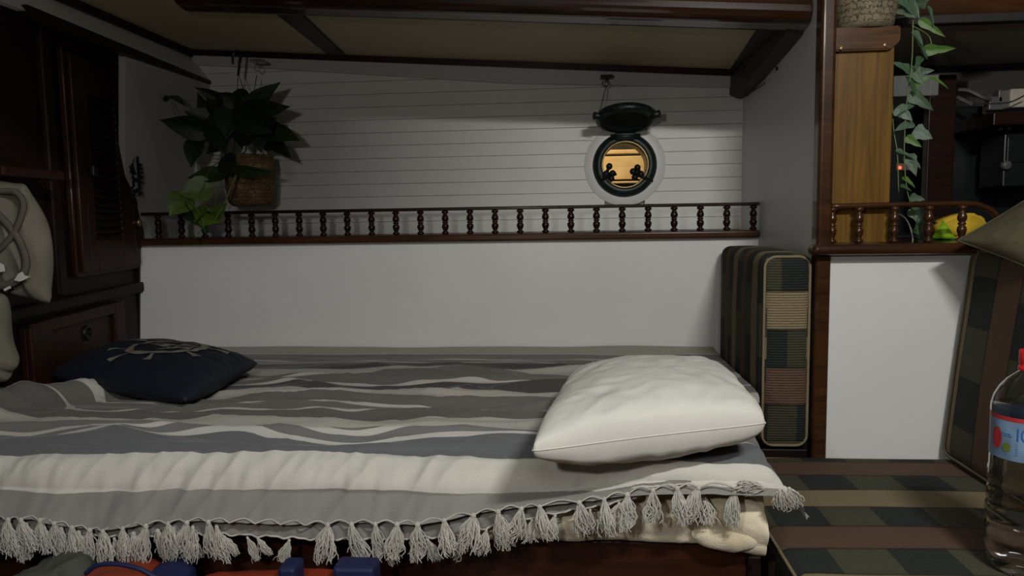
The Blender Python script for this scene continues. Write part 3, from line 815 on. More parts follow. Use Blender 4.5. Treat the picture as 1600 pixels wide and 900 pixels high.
# gathered corner that hangs off the right end, with two knots
bm = nb()
for s, (x0_, y0_, x1_, y1_) in enumerate(((1165, 757, 1204, 768), (1204, 768, 1180, 752), (1230, 765, 1238, 790))):
    a, b = at(x0_, y0_, Y=1.10), at(x1_, y1_, Y=1.10)
    tube(bm, [a, a.lerp(b, .5)+V((0, -.004, .003)), b], [.004, .006, .005], 7)
obj('corner_knot', bm, M['rope'], bl, True)
for (px, py, rr_) in ((1182, 757, 70), (1196, 762, 95), (1218, 764, 15), (1232, 762, -35), (1225, 765, -8)):
    o = bpy.data.objects.new('tassel', random.choice(tmeshes)); COL.objects.link(o); o.parent = bl; o.location = at(px, py, Y=1.065)
    o.scale = (.7, .7, .5); o.rotation_euler = (0, R(rr_), 0)

# ------------------------------------------------------------------ pillows
class Pillow:
    def __init__(s, A, B, C, D, T, Tb=None, seed=0, pinch=.07, wr=.004, nrm=None, pw=.5, box=0):
        s.box = box
        s.c = (V(A), V(B), V(C), V(D)); s.T = T; s.Tb = Tb if Tb is not None else T; s.seed = seed; s.pinch = pinch; s.wr = wr; s.pw = pw
        s.n = V(nrm).normalized() if nrm else (s.c[1]-s.c[0]).cross(s.c[3]-s.c[0]).normalized()
    def base(s, u, v):
        uu = u*(1-s.pinch*(1-v*v)-s.box*v**6); vv = v*(1-s.pinch*(1-u*u)-s.box*u**6)
        a, b = (uu+1)/2, (vv+1)/2; A, B, C, D = s.c
        return A*(1-a)*(1-b)+B*a*(1-b)+C*a*b+D*(1-a)*b
    def surf(s, u, v, side=1, off=0):
        h = ((1-u*u)*(1-v*v)); h = max(0, h)**s.pw
        T = s.T if side > 0 else s.Tb
        e = min(1, h*2.2)
        # wrinkles running in from the corners and the seam
        rr = math.hypot(u, v); an = math.atan2(v, u)
        w_ = s.wr*(ns(u*2.5+s.seed, v*2.5, s.seed)+.7*(1-2*abs(ns(u*3+v*2+s.seed, v*5-u*2, 4+s.seed)))+.45*ns(an*5+s.seed, rr*2, 8)*rr)*e
        return s.base(u, v)+s.n*(side*(T*h+off)+side*w_)
def pillow_obj(name, P, mtl, parent, n=60):
    bm = nb()
    def f(k): t = -1+2*k/n; return math.sin(t*math.pi/2)*.35+t*.65
    top = [[bm.verts.new(P.surf(f(i), f(j), 1)) for j in range(n+1)] for i in range(n+1)]
    bot = [[top[i][j] if i in (0, n) or j in (0, n) else bm.verts.new(P.surf(f(i), f(j), -1)) for j in range(n+1)] for i in range(n+1)]
    for i in range(n):
        for j in range(n):
            bm.faces.new((top[i][j], top[i+1][j], top[i+1][j+1], top[i][j+1]))
            q = (bot[i][j+1], bot[i+1][j+1], bot[i+1][j], bot[i][j])
            if len(set(q)) == 4:
                try: bm.faces.new(q)
                except ValueError: pass
    return obj(name, bm, mtl, parent, True, norm=True)
def seam(P, parent, mtl, r=.0022, sides='all'):
    bm = nb(); pts = []
    m_ = 40
    for a in range(m_): pts.append(P.base(-1+2*a/m_, -1))
    for a in range(m_): pts.append(P.base(1, -1+2*a/m_))
    for a in range(m_): pts.append(P.base(1-2*a/m_, 1))
    for a in range(m_): pts.append(P.base(-1, 1-2*a/m_))
    tube(bm, pts, r, 6, True); return obj('seam', bm, mtl, parent, True)
# white pillow
WA = at(824, 708, Z=.634); WB = at(1203, 662, Z=.650); WC = at(1128, 585, Z=.640); WD = at(893, 591, Z=.628)
PW = Pillow(WA, WB, WC, WD, .066, .064, 3, .045, .0038, (0, -.05, 1), .30, .03)
wp = tag(empty('pillow', (0, 0, 0)), 'plump white cotton pillow on the right end of the striped blanket', 'pillow')
pillow_obj('pillow_cover', PW, M['pillow'], wp, 84); seam(PW, wp, M['pillow'], .0009)
# small open corner flap at its back left
bm = nb(); prism(bm, [WD+V((-.004, -.012, -.008)), WD+V((.05, .01, -.002)), WD+V((.045, .03, .028)), WD+V((.004, .01, .006))], (0, .003, 0)); obj('corner_flap', bm, M['pillow'], wp)
# navy cushion
NA = at(76, 586, Z=.612); NB_ = at(292, 628, Z=.604); NC = at(407, 568, Z=.608); ND = at(205, 540, Z=.615)
PN = Pillow(NA, NB_, NC, ND, .056, .034, 11, .03, .0035, (0, 0, 1), .36, .03)
npil = tag(empty('pillow', (0, 0, 0)), 'navy blue cushion printed with a sand coloured ship wheel', 'pillow')
pillow_obj('cushion_cover', PN, M['navy'], npil, 64); seam(PN, npil, M['navy'], .0010)
# printed wheel: thin shapes that follow the cloth. (e,f) are wheel coordinates in metres
UU = (NB_-NA).length/2; VV = (ND-NA).length/2
wc_u, wc_v = .16, .06
eu = V((NB_-NA)).normalized(); ev = V((ND-NA)).normalized()
# wheel frame aligned with the room: x to the right, y away
def wheel_pt(x, y, off):
    dv = V((x, y, 0)); uu, vv = eu.copy(), ev.copy(); uu.z = vv.z = 0; uu.normalize(); vv.normalize()
    det = uu.x*vv.y-uu.y*vv.x
    a = (dv.x*vv.y-dv.y*vv.x)/det; b = (uu.x*dv.y-uu.y*dv.x)/det
    return PN.surf(max(-.97, min(.97, wc_u+a/UU)), max(-.97, min(.97, wc_v+b/VV)), 1, off)
def wpoly(bm, pts, off, n=4):
    """quad in wheel plane, subdivided so it follows the cloth"""
    a, b, c, d = [V((p[0], p[1], 0)) for p in pts]
    g = [[bm.verts.new(wheel_pt(*((a.lerp(b, i/n)).lerp(d.lerp(c, i/n), j/n)).to_2d(), off)) for j in range(n+1)] for i in range(n+1)]
    for i in range(n):
        for j in range(n): bm.faces.new((g[i][j], g[i+1][j], g[i+1][j+1], g[i][j+1]))
def wring(bm, r0_, r1_, off, a0_=0, a1_=360, n=64):
    pr_ = None
    for i in range(n+1):
        a = R(a0_+(a1_-a0_)*i/n); row = [bm.verts.new(wheel_pt(math.cos(a)*(r0_+(r1_-r0_)*k/3), math.sin(a)*(r0_+(r1_-r0_)*k/3), off)) for k in range(4)]
        if pr_:
            for k in range(3): bm.faces.new((pr_[k], pr_[k+1], row[k+1], row[k]))
        pr_ = row
WR = .088
bm = nb(); wring(bm, WR*.80, WR, .0015)
for k in range(8):
    a = R(k*45+12); c_, s_ = math.cos(a), math.sin(a)
    def pt(r_, w2): return (c_*r_-s_*w2, s_*r_+c_*w2)
    wpoly(bm, [pt(WR, -.004), pt(WR*1.18, -.003), pt(WR*1.18, .003), pt(WR, .004)], .0015)
    wpoly(bm, [pt(WR*1.18, -.004), pt(WR*1.5, -.009), pt(WR*1.5, .009), pt(WR*1.18, .004)], .0015)
# motif inside: boat hull, sail and waves
wpoly(bm, [(-.058, .010), (.0, -.012), (.014, .020), (-.040, .034)], .0015); wpoly(bm, [(.0, -.05), (.062, -.02), (.064, .03), (.022, .034)], .0015)
wpoly(bm, [(-.06, .040), (.05, .046), (.046, .055), (-.05, .052)], .0015)
for k in range(4): wpoly(bm, [(-.19+k*.028, .08-k*.002), (-.168+k*.028, .08-k*.002), (-.150+k*.028, .104), (-.172+k*.028, .104)], .0015, 2)
obj('printed_wheel', bm, M['emblem'], npil, False)
bm = nb(); wring(bm, WR*1.0, WR*1.045, .0019); wring(bm, WR*.77, WR*.80, .0019)
for k in range(5): wpoly(bm, [(.008+k*.011, -.030+k*.005), (.013+k*.011, -.032+k*.005), (.022+k*.009, .022), (.018+k*.009, .024)], .0021, 3)
wpoly(bm, [(-.045, .014), (-.020, .004), (-.014, .016), (-.036, .026)], .0021, 3)
obj('printed_outline', bm, M['emblem_dark'], npil, False)
bm = nb(); c = at(297, 622, Z=.585); tube(bm, [c, c+V((-.002, -.006, .014)), c+V((.003, -.008, .010))], .0006, 4); obj('care_label', bm, M['rope'], npil)

# ------------------------------------------------------------------ plaid cushions
def cushion(name, dims, mtl, rad=.022, bulge=.006, n=22, uvfun=None, parent=None, seed=0):
    """rounded upholstered block centred on x,y with its base at z=0; uv in metres"""
    bm = nb(); ul = bm.loops.layers.uv.verify()
    hx, hy, hz = [d/2 for d in dims]
    faces = []
    for ax in range(3):
        for sg in (-1, 1):
            g = {}
            for i in range(n+1):
                for j in range(n+1):
                    a, b = -1+2*i/n, -1+2*j/n
                    a2, b2 = math.sin(a*math.pi/2)*.5+a*.5, math.sin(b*math.pi/2)*.5+b*.5
                    q = [0, 0, 0]; q[ax] = sg; q[(ax+1) % 3] = a2; q[(ax+2) % 3] = b2
                    P0 = V((q[0]*hx, q[1]*hy, q[2]*hz))
                    inn = V((max(-hx+rad, min(hx-rad, P0.x)), max(-hy+rad, min(hy-rad, P0.y)), max(-hz+rad, min(hz-rad, P0.z))))
                    d = P0-inn
                    P1 = inn+(d.normalized()*rad if d.length > 1e-7 else V())
                    bl_ = bulge*(1-a2*a2)*(1-b2*b2)
                    P1 = P1+V([sg*bl_ if k == ax else 0 for k in range(3)])
                    P1 += V((1, 1, 1))*(.0015*ns(P1.x*9+seed, P1.y*9, P1.z*9))
                    g[i, j] = (bm.verts.new(P1+V((0, 0, hz))), P1+V((0, 0, hz)))
            for i in range(n):
                for j in range(n):
                    ks = [(i, j), (i+1, j), (i+1, j+1), (i, j+1)]
                    f = bm.faces.new([g[k][0] for k in ks])
                    for lp, k in zip(f.loops, ks): lp[ul].uv = uvfun(g[k][1], ax, sg)
    bmesh.ops.remove_doubles(bm, verts=bm.verts, dist=1e-5)
    return obj(name, bm, mtl, parent, True)
def piping(pts, parent, mtl, r=.0032, closed=True): return obj('piping', tube(nb(), pts, r, 8, closed), mtl, parent, True)
def rrect(w2, h2, rad, fn, n=6):
    out = []
    for cx_, cy_, a0_ in ((w2-rad, h2-rad, 0), (-w2+rad, h2-rad, 90), (-w2+rad, -h2+rad, 180), (w2-rad, -h2+rad, 270)):
        for k in range(n+1):
            a = R(a0_+90*k/n); out.append(fn(cx_+math.cos(a)*rad, cy_+math.sin(a)*rad))
    return out
M['plaid_seat'] = plaid('plaid settee cloth', off=1.592-1.338-.0845*3+.0)
M['pipe'] = plain('brown piping', (.10, .08, .05), .9)
M['pipe_tan'] = plain('tan piping', (.20, .155, .09), .9)
# seat cushion: top z .42, X .32.., Y 1.085..1.63 ; rows along X -> v = Y
sx0, sx1, sy0, sy1 = .318, 1.02, .93, 1.625
M['plaid_seat2'] = plaid('plaid settee seat cloth', pitch=.0845, q=.091, off=.021, uoff=-.43)
sc_ = tag(empty('seat_cushion', ((sx0+sx1)/2, (sy0+sy1)/2, .305)), 'flat plaid settee seat cushion in olive, brown and tan on the right', 'cushion')
ox, oy = (sx0+sx1)/2, (sy0+sy1)/2
def seat_uv(p, ax, sg):
    X, Y, z = p.x+ox, p.y+oy, p.z
    if ax == 2: return (X, Y)
    if ax == 0: return (X-sg*(.115-z), Y)
    return (X, Y+sg*(.115-z))
so = cushion('cover', (sx1-sx0, sy1-sy0, .115), M['plaid_seat2'], .020, .004, 26, seat_uv, sc_)
piping(rrect((sx1-sx0)/2-.003, (sy1-sy0)/2-.003, .02, lambda a, b: V((a, b, .109))), sc_, M['pipe_tan'], .0028)
# settee base under it
sb = tag(empty('settee_base', (.65, 1.3, 0)), 'dark wooden settee base under the plaid seat cushion', 'settee base')
boxo('side_board', (-.335, -.36, .03), (-.315, .33, .30), M['mahog_black'], sb, .003)
boxo('plinth', (-.31, -.35, .03), (.37, .33, .30), M['mahog_black'], sb, .003)

# upright bolster cushion at the foot of the side wall
bx0, bx1, by0, by1 = .404, .512, 1.636, 2.115
M['plaid_bol'] = plaid('plaid bolster side cloth', pitch=.050, q=.12, off=0, uoff=0)
M['plaid_front'] = plaid('ribbed plaid front cloth', pitch=.0838, q=.062, off=.0676, uoff=0, front=True)
bo = tag(empty('bolster_cushion', ((bx0+bx1)/2, (by0+by1)/2, .432)), 'upright plaid cushion standing between the bed and the varnished post', 'cushion')
H = .432
def bol_uv(p, ax, sg):
    Y = p.y; z = p.z
    if ax == 1: return (p.x, z)
    if ax == 0: return (z, Y)
    return (z+p.x, Y)
bs = cushion('cover', (bx1-bx0, by1-by0, H), [M['plaid_bol'], M['plaid_front']], .024, .005, 22, bol_uv, bo, 4)
for p in bs.data.polygons:
    if p.normal.y < -.75: p.material_index = 1
piping(rrect((bx1-bx0)/2-.006, H/2-.006, .024, lambda a, b: V((a, -(by1-by0)/2+.006, b+H/2))), bo, M['pipe_tan'], .003)
piping(rrect((bx1-bx0)/2-.006, H/2-.006, .024, lambda a, b: V((a, (by1-by0)/2-.006, b+H/2))), bo, M['pipe'], .003)

# ------------------------------------------------------------------ right post, white panel, sill, short rail
bm = nb(); box(bm, (.514, YP-.012, .30), (.546, YP+.03, 1.50), .008, 4)
pr_o = tag(obj('corner_post', bm, M['mahog_gloss']), 'varnished red brown upright post at the right end of the bed', 'post')
structure(boxo('wall_nook_front', (.540, YP-.002, .25), (1.2, YP+.012, .872), M['white_panel'], bev=0))
bm = box(nb(), (.497, YP-.045, .862), (.86, YP+.0, .885), .0105, 5); box(bm, (.545, YP-.02, .864), (.86, YP+.28, .884), .002, 1)
structure(obj('trim_5', bm, M['mahog_gloss']))
structure(boxo('ledge_nook', (.86, YP-.01, .864), (1.86, 2.36, .882), M['mahog_black'], bev=.002))
sr = tag(empty('gallery_rail', (.54, YP+.01, .885)), 'short mahogany rail with turned balusters in front of the teak pillar', 'railing')
bm = nb()
pts = bez([(0, 0, .080), (.15, 0, .081), (.28, 0, .081), (.315, 0, .0765), (.338, 0.0, .066), (.352, 0, .048), (.358, 0, .02), (.360, 0, .0)], 6)
tube(bm, pts, .0062, 10); obj('top_rail', bm, M['mahog_gloss'], sr, True)
me = None
for px in (1300, 1342, 1397, 1451, 1503):
    X = at(px, 350, Y=YP+.01).x-.54
    if me is None: o = obj('baluster', turned(.078, .0095, 18), M['mahog_gloss'], sr, True); me = o.data
    else: o = bpy.data.objects.new('baluster', me); COL.objects.link(o); o.parent = sr
    o.location = (X, 0, 0)
# teak pillar with cap block
YQ = 1.675
tp = tag(empty('teak_pillar', (.65, YQ, .885)), 'honey coloured teak pillar with a darker cap block', 'pillar')
a = at(1296, 200, Y=YQ).x-.65; b = at(1394, 200, Y=YQ).x-.65
boxo('shaft', (a, 0, 0), (b, .03, at(1340, 78, Y=YQ).z-.885+.01), M['teak'], tp, .002)
a2 = at(1308, 60, Y=YQ-.012).x-.65; b2 = at(1407, 60, Y=YQ-.012).x-.65
bm = nb(); z0, z1 = at(1340, 79, Y=YQ-.012).z-.885, at(1340, 42, Y=YQ-.012).z-.885
prism(bm, [(a2-.02, -.014, z0), (b2-.02, -.014, z0), (b2, -.014, z0+.018), (b2, -.014, z1), (a2-.02, -.014, z1)], (0, .10, 0)); bmesh.ops.bevel(bm, geom=bm.edges[:], offset=.003, segments=2, affect='EDGES')
obj('cap_block', bm, M['teak_cap'], tp)
bm = nb()
for x, y in ((1314, 76), (1382, 71)):
    c = at(x, y, Y=YQ-.012)-V((.65, YQ, .885)); lathe(bm, [(.0035, .0), (.0035, -.004), (0, -.005)], (c.x, -.013, c.z), 'Y', 10, False)
obj('screw', bm, M['brass'], tp)
# pale basket on the cap
bc = at(1348, 30, Y=YQ+.03)
bc = V((at(1349, 38, Y=YQ+.035).x, YQ+.035, .885+z1))
bk = tag(empty('basket', bc), 'pale woven seagrass basket standing on the teak pillar cap', 'basket')
obj('basket_wall', lathe(nb(), [(.0, 0), (.056, .0), (.060, .01), (.066, .05), (.070, .11), (.066, .11), (.058, .02)], n=40, cap=False, uv=True), M['basket_pale'], bk, True)
obj('soil', lathe(nb(), [(0, .095), (.064, .095)], n=24, cap=False), M['soil'], bk)

# ------------------------------------------------------------------ leaves
def leaf_mesh(shape, fold, curl, seed):
    """leaf along +X (base at 0, tip at 1), width ~1 (scaled later)"""
    rnd = random.Random(seed); bm = nb(); ul = bm.loops.layers.uv.verify()
    if shape == 'heart': prof = [(0, -.04, .0), (.0, .0, .12), (.06, 0, .34), (.16, 0, .47), (.30, 0, .50), (.46, 0, .44), (.62, 0, .33), (.78, 0, .19), (.90, 0, .08), (1, 0, 0)]
    else: prof = [(0, 0, .0), (.0, .0, .16), (.05, 0, .40), (.16, 0, .50), (.28, 0, .40), (.42, 0, .30), (.56, 0, .30), (.70, 0, .22), (.86, 0, .10), (1, 0, 0)]
    rows = []
    for (x, _, w_) in prof:
        row = []
        for k in range(-3, 4):
            t = k/3; y = t*w_; z = abs(t)*w_*fold-curl*x*x+.02*rnd.uniform(-1, 1)*(abs(t))
            xx = x-(.14 if shape == 'heart' else .10)*abs(t)*max(0, (1-x*4))
            row.append((bm.verts.new((xx, y, z)), (t*.5+.5, x)))
        rows.append(row)
    for r1, r2 in zip(rows, rows[1:]):
        for k in range(6):
            q = [r1[k], r1[k+1], r2[k+1], r2[k]]
            f = bm.faces.new([a[0] for a in q])
            for lp, a in zip(f.loops, q): lp[ul].uv = a[1]
    bmesh.ops.remove_doubles(bm, verts=bm.verts, dist=1e-6)
    me = bpy.data.meshes.new('leaf'); bm.to_mesh(me); bm.free(); me.polygons.foreach_set('use_smooth', [True]*len(me.polygons)); return me
LM = {}
def leaf(parent, base, tip, width, mtl, shape='heart', tilt=0.0, fold=.25, curl=.18):
    k = (shape, mtl.name, random.randint(0, 2), round(fold, 2))
    if k not in LM: LM[k] = leaf_mesh(shape, fold, curl*random.uniform(.5, 1.5), len(LM)); LM[k].materials.append(mtl)
    o = bpy.data.objects.new('leaf', LM[k]); COL.objects.link(o); o.parent = parent
    base, tip = V(base), V(tip); x = (tip-base); Ln = x.length; x.normalize()
    view = V((0, -1, .15)).normalized()
    zz = (view-x*view.dot(x)).normalized(); zz = (Matrix.Rotation(tilt, 3, x) @ zz)
    yy = zz.cross(x).normalized()
    mt = Matrix((x*Ln, yy*width, zz*Ln*.6)).transposed().to_4x4(); mt.translation = base-parent.location
    o.matrix_local = mt
    return o
# hanging pothos
HP = at(391, 283, Y=2.20)
pt_ = tag(empty('potted_plant', HP), 'trailing dark green pothos in a woven basket hung over the left end of the rail', 'plant')
pw = (at(428, 250, Y=2.2)-at(355, 250, Y=2.2)).length/2
zt = at(391, 243, Y=2.2).z-HP.z; zb_ = at(391, 322, Y=2.2).z-HP.z
obj('basket', lathe(nb(), [(0, zb_), (pw*.72, zb_), (pw*.90, zb_+.012), (pw*.97, zb_+.05), (pw, zt-.03), (pw*.95, zt), (pw*.90, zt), (pw*.92, zt-.03)], n=40, cap=False, uv=True), M['basket'], pt_, True)
obj('soil', lathe(nb(), [(0, zt-.010), (pw*.93, zt-.012)], n=24, cap=False), M['soil'], pt_)
LP = [  # base px, tip px, width px, Y, material, tilt
 (266, 152, 289, 160, 13, 2.12, 'leaf_mid', 1.0), (263, 155, 252, 152, 8, 2.12, 'leaf_mid', .9), (322, 203, 246, 190, 30, 2.10, 'leaf_dark', .5), (330, 190, 288, 172, 26, 2.12, 'leaf_dark', .2),
 (342, 152, 303, 137, 14, 2.14, 'leaf_dark', .6), (332, 190, 306, 145, 24, 2.13, 'leaf_dark', .3), (398, 185, 342, 148, 38, 2.10, 'leaf_dark', .2), (392, 166, 434, 129, 22, 2.12, 'leaf_mid', .3),
 (388, 172, 450, 168, 26, 2.08, 'leaf_dark', .5), (418, 210, 466, 214, 32, 2.12, 'leaf_mid', .6), (424, 222, 454, 244, 18, 2.13, 'leaf_dark', .4), (372, 180, 420, 208, 34, 2.06, 'leaf_dark', .3),
 (400, 205, 430, 185, 26, 2.10, 'leaf_dark', .5), (306, 220, 297, 260, 24, 2.12, 'leaf_dark', .2), (346, 274, 291, 274, 26, 2.08, 'leaf_mid', .5), (326, 293, 278, 302, 32, 2.05, 'leaf_lime', .1),
 (290, 308, 264, 336, 34, 2.04, 'leaf_lime', .2), (285, 318, 305, 352, 20, 2.05, 'leaf_mid', .6), (372, 266, 426, 271, 15, 2.04, 'leaf_mid', .4), (352, 248, 364, 276, 28, 2.09, 'leaf_dark', .2),
 (345, 165, 378, 150, 26, 2.10, 'leaf_dark', .4), (360, 170, 352, 215, 34, 2.08, 'leaf_dark', .2), (335, 200, 352, 240, 30, 2.09, 'leaf_dark', .3), (380, 190, 376, 232, 30, 2.09, 'leaf_dark', .3),
 (400, 195, 408, 236, 26, 2.11, 'leaf_dark', .4), (320, 180, 345, 215, 30, 2.12, 'leaf_dark', .2), (350, 225, 322, 238, 24, 2.10, 'leaf_dark', .4), (420, 225, 440, 232, 22, 2.16, 'leaf_dark', .4),
 (366, 150, 395, 172, 28, 2.13, 'leaf_dark', .2), (400, 160, 420, 150, 18, 2.14, 'leaf_dark', .2), (345, 150, 325, 172, 26, 2.15, 'leaf_dark', .2), (300, 335, 340, 348, 22, 2.05, 'leaf_lime', .3),
 (322, 322, 300, 346, 22, 2.05, 'leaf_lime', .5), (334, 335, 352, 320, 18, 2.05, 'leaf_lime', .5), (340, 215, 370, 200, 30, 2.14, 'leaf_dark', .1), (395, 215, 365, 195, 30, 2.13, 'leaf_dark', .1),
 (318, 212, 338, 188, 26, 2.15, 'leaf_dark', .2), (410, 180, 385, 158, 30, 2.16, 'leaf_dark', .2), (318, 345, 322, 366, 10, 2.05, 'leaf_mid', .3), (425, 205, 445, 200, 24, 2.15, 'leaf_dark', .3)]
for bx_, by_, tx, ty, wd, Y, mm, tl in LP:
    leaf(pt_, at(bx_, by_, Y=Y+.02), at(tx, ty, Y=Y-.02), wd*1.35/F*Y, M[mm], 'heart', tl*random.choice((-1, 1)))
bm = nb()
for path, r_ in ((((365, 246, 2.16), (372, 262, 2.08), (364, 285, 2.06), (350, 318, 2.05), (335, 345, 2.05)), .0028), (((372, 244, 2.2), (384, 235, 2.15), (383, 215, 2.12), (384, 190, 2.1)), .0018),
                 (((398, 244, 2.2), (399, 225, 2.16), (396, 205, 2.12)), .0016), (((352, 250, 2.17), (330, 262, 2.1), (318, 292, 2.06), (312, 305, 2.05), (330, 330, 2.05), (345, 318, 2.05)), .0014),
                 (((355, 248, 2.17), (345, 285, 2.09), (336, 318, 2.06), (325, 330, 2.05)), .0014), (((285, 308, 2.05), (300, 318, 2.05), (312, 335, 2.05), (318, 352, 2.05), (309, 366, 2.05)), .0016),
                 (((345, 225, 2.14), (300, 210, 2.12), (277, 185, 2.12), (268, 160, 2.12)), .0014), (((360, 240, 2.17), (340, 215, 2.12), (322, 203, 2.1)), .0014), (((420, 236, 2.18), (414, 218, 2.14), (420, 210, 2.12)), .0014),
                 (((350, 245, 2.17), (312, 240, 2.13), (310, 265, 2.1), (325, 275, 2.08)), .0013), (((366, 242, 2.18), (355, 205, 2.1), (350, 180, 2.1)), .0014)):
    tube(bm, [p-HP for p in bez([at(x, y, Y=Yq) for x, y, Yq in path], 6)], r_, 6)
obj('vine', bm, M['stem'], pt_, True)
# hanging cords and hooks
bm = nb()
for path in (((372, 116, 2.2), (370, 150, 2.2), (366, 242, 2.2)), ((373, 116, 2.2), (384, 150, 2.17), (400, 243, 2.14)), ((401, 118, 2.24), (396, 150, 2.22), (420, 243, 2.2))):
    tube(bm, [at(x, y, Y=q)-HP for x, y, q in path], .0011, 5)
obj('hanging_cord', bm, M['iron'], pt_)
hk = nb(); 
tube(hk, bez([at(364, 100, Y=2.2), at(364, 88, Y=2.2), at(369, 80, Y=2.2), at(376, 86, Y=2.2), at(374, 102, Y=2.2), at(372, 118, Y=2.2)], 6), .0038, 8)
tag(obj('hook', hk, M['iron']), 'black double hook holding the hanging plant', 'hook')
hk = nb(); box(hk, at(394, 98, Y=2.24)+V((0, -.02, 0)), at(413, 95, Y=2.24)+V((0, .02, .002)), .001)
c0 = at(402, 106, Y=2.24); tube(hk, [c0+V((math.cos(t)*.009, 0, math.sin(t)*.009)) for t in [2*math.pi*q/18 for q in range(18)]], .0014, 6, True)
tube(hk, [at(402, 97, Y=2.24), at(402, 101, Y=2.24)], .002, 6)
tag(obj('hook', hk, M['silver']), 'small ring hook under the trim beside the black double hook', 'hook')

# ivy hanging in front of the nook
IV = at(1430, 20, Y=1.69)
iv = tag(empty('trailing_ivy', IV), 'long trailing ivy vine hanging beside the teak pillar', 'plant')
bm = nb()
for path in (((1400, -20, 1.70), (1424, 10, 1.69), (1426, 60, 1.685), (1424, 105, 1.685), (1418, 150, 1.685), (1414, 200, 1.685), (1413, 250, 1.685), (1418, 300, 1.685), (1430, 340, 1.685), (1436, 372, 1.685)),
             ((1394, 150, 1.70), (1396, 200, 1.70), (1402, 240, 1.69), (1404, 300, 1.69)), ((1425, 40, 1.685), (1450, 55, 1.70), (1456, 72, 1.70)), ((1426, 105, 1.685), (1440, 110, 1.70)), ((1414, 165, 1.685), (1405, 185, 1.685)),
             ((1416, 318, 1.685), (1434, 318, 1.70), (1440, 308, 1.70))):
    tube(bm, [p-IV for p in bez([at(x, y, Y=q) for x, y, q in path], 6)], .0014, 5)
obj('vine', bm, M['stem'], iv, True)
IL = [(1408, -8, 1440, 26, 34, 'ivy_blue', .2), (1434, 5, 1455, -12, 26, 'ivy', .3), (1412, 8, 1432, 28, 28, 'ivy', .5), (1450, 12, 1462, 40, 12, 'ivy_blue', .6), (1440, 33, 1478, 58, 14, 'ivy_lime', .5), (1428, 50, 1444, 70, 14, 'ivy_blue', .3),
      (1446, 78, 1495, 76, 18, 'ivy_lime', .5), (1430, 55, 1446, 82, 14, 'ivy', .4), (1440, 78, 1450, 92, 10, 'ivy', .3), (1420, 110, 1395, 95, 18, 'ivy_blue', .3), (1424, 108, 1444, 132, 22, 'ivy', .3), (1436, 112, 1460, 110, 14, 'ivy_blue', .4),
      (1456, 122, 1484, 136, 12, 'ivy_lime', .6), (1426, 132, 1452, 120, 20, 'ivy_lime', .3), (1424, 148, 1460, 172, 22, 'ivy', .3), (1424, 165, 1402, 178, 10, 'ivy_blue', .5), (1403, 170, 1426, 188, 22, 'ivy_blue', .3), (1424, 192, 1400, 202, 18, 'ivy_blue', .2),
      (1430, 205, 1458, 216, 26, 'ivy_blue', .2), (1418, 215, 1440, 230, 14, 'ivy_lime', .5), (1402, 236, 1432, 246, 12, 'ivy_blue', .6), (1420, 244, 1432, 275, 20, 'ivy', .3), (1412, 278, 1432, 292, 12, 'ivy_lime', .5), (1425, 250, 1440, 262, 12, 'ivy_blue', .3), (1408, 290, 1425, 298, 9, 'ivy', .4),
      (1424, 308, 1446, 312, 14, 'ivy', .2), (1425, 328, 1444, 352, 20, 'ivy', .3), (1440, 340, 1430, 360, 16, 'ivy', .3), (1430, 358, 1444, 376, 14, 'ivy', .3), (1420, 120, 1432, 148, 18, 'ivy', .4), (1438, 90, 1430, 110, 12, 'ivy', .3)]
for bx_, by_, tx, ty, wd, mm, tl in IL:
    leaf(iv, at(bx_, by_, Y=1.69), at(tx, ty, Y=1.675), wd/F*1.68, M[mm], 'ivy', tl*random.choice((-1, 1)), .2)

# ------------------------------------------------------------------ nook behind the pillar
YN = 2.34
nw = structure(boxo('wall_nook', (.54, YN+.01, .5), (1.86, YN+.03, 1.42), M['grey_ceiling'], bev=0))
a = at(1480, 113, Y=YN); structure(boxo('trim_6', (.54, YN-.02, a.z), (1.86, YN+.01, a.z+.018), M['darktrim'], bev=.002))
def nb_box(name, x0_, y0_, x1_, y1_, Y, dp, mtl, parent=None, bev=.003):
    a, b = at(x0_, y1_, Y=Y), at(x1_, y0_, Y=Y)
    return boxo(name, (a.x, Y, a.z), (b.x, Y+dp, b.z), mtl, parent, bev)
tag(nb_box('upright_board', 1444, 116, 1496, 372, 2.10, .03, M['mahog']), 'dark mahogany upright board behind the ivy', 'board')
structure(nb_box('wall_nook_shade', 1380, 150, 2100, 372, 2.30, .02, M['black'], None, 0))  # black sheet standing in for the shade on the nook's back wall
cb = tag(nb_box('storage_box', 1396, 116, 1468, 151, 2.05, .30, M['clearbox']), 'cloudy clear plastic box behind the ivy', 'box')
sf = tag(nb_box('equipment_shelf', 1552, 172, 1680, 196, 2.08, .22, M['mahog']), 'red brown wooden shelf board above the black radio', 'shelf')
bkx = tag(empty('book', at(1600, 150, Y=2.12)), 'pale covered book lying on the dark equipment shelf', 'book')
c = at(1600, 150, Y=2.12)
a, b = at(1578, 168, Y=2.12)-c, at(1660, 136, Y=2.12)-c
boxo('cover', (a.x, 0, a.z), (b.x, .14, b.z), M['paper'], bkx, .005)
ra_ = tag(empty('radio', at(1600, 250, Y=2.14)), 'black marine radio with a round knob under the shelf', 'radio')
c = at(1600, 250, Y=2.14)
a, b = at(1566, 292, Y=2.14)-c, at(1680, 206, Y=2.14)-c
boxo('housing', (a.x, 0, a.z), (b.x, .12, b.z), M['black'], ra_, .004)
a, b = at(1572, 254, Y=2.14)-c, at(1672, 212, Y=2.14)-c
boxo('face_plate', (a.x, -.004, a.z), (b.x, 0, b.z), M['greyplast'] if False else M['black'], ra_, .002)
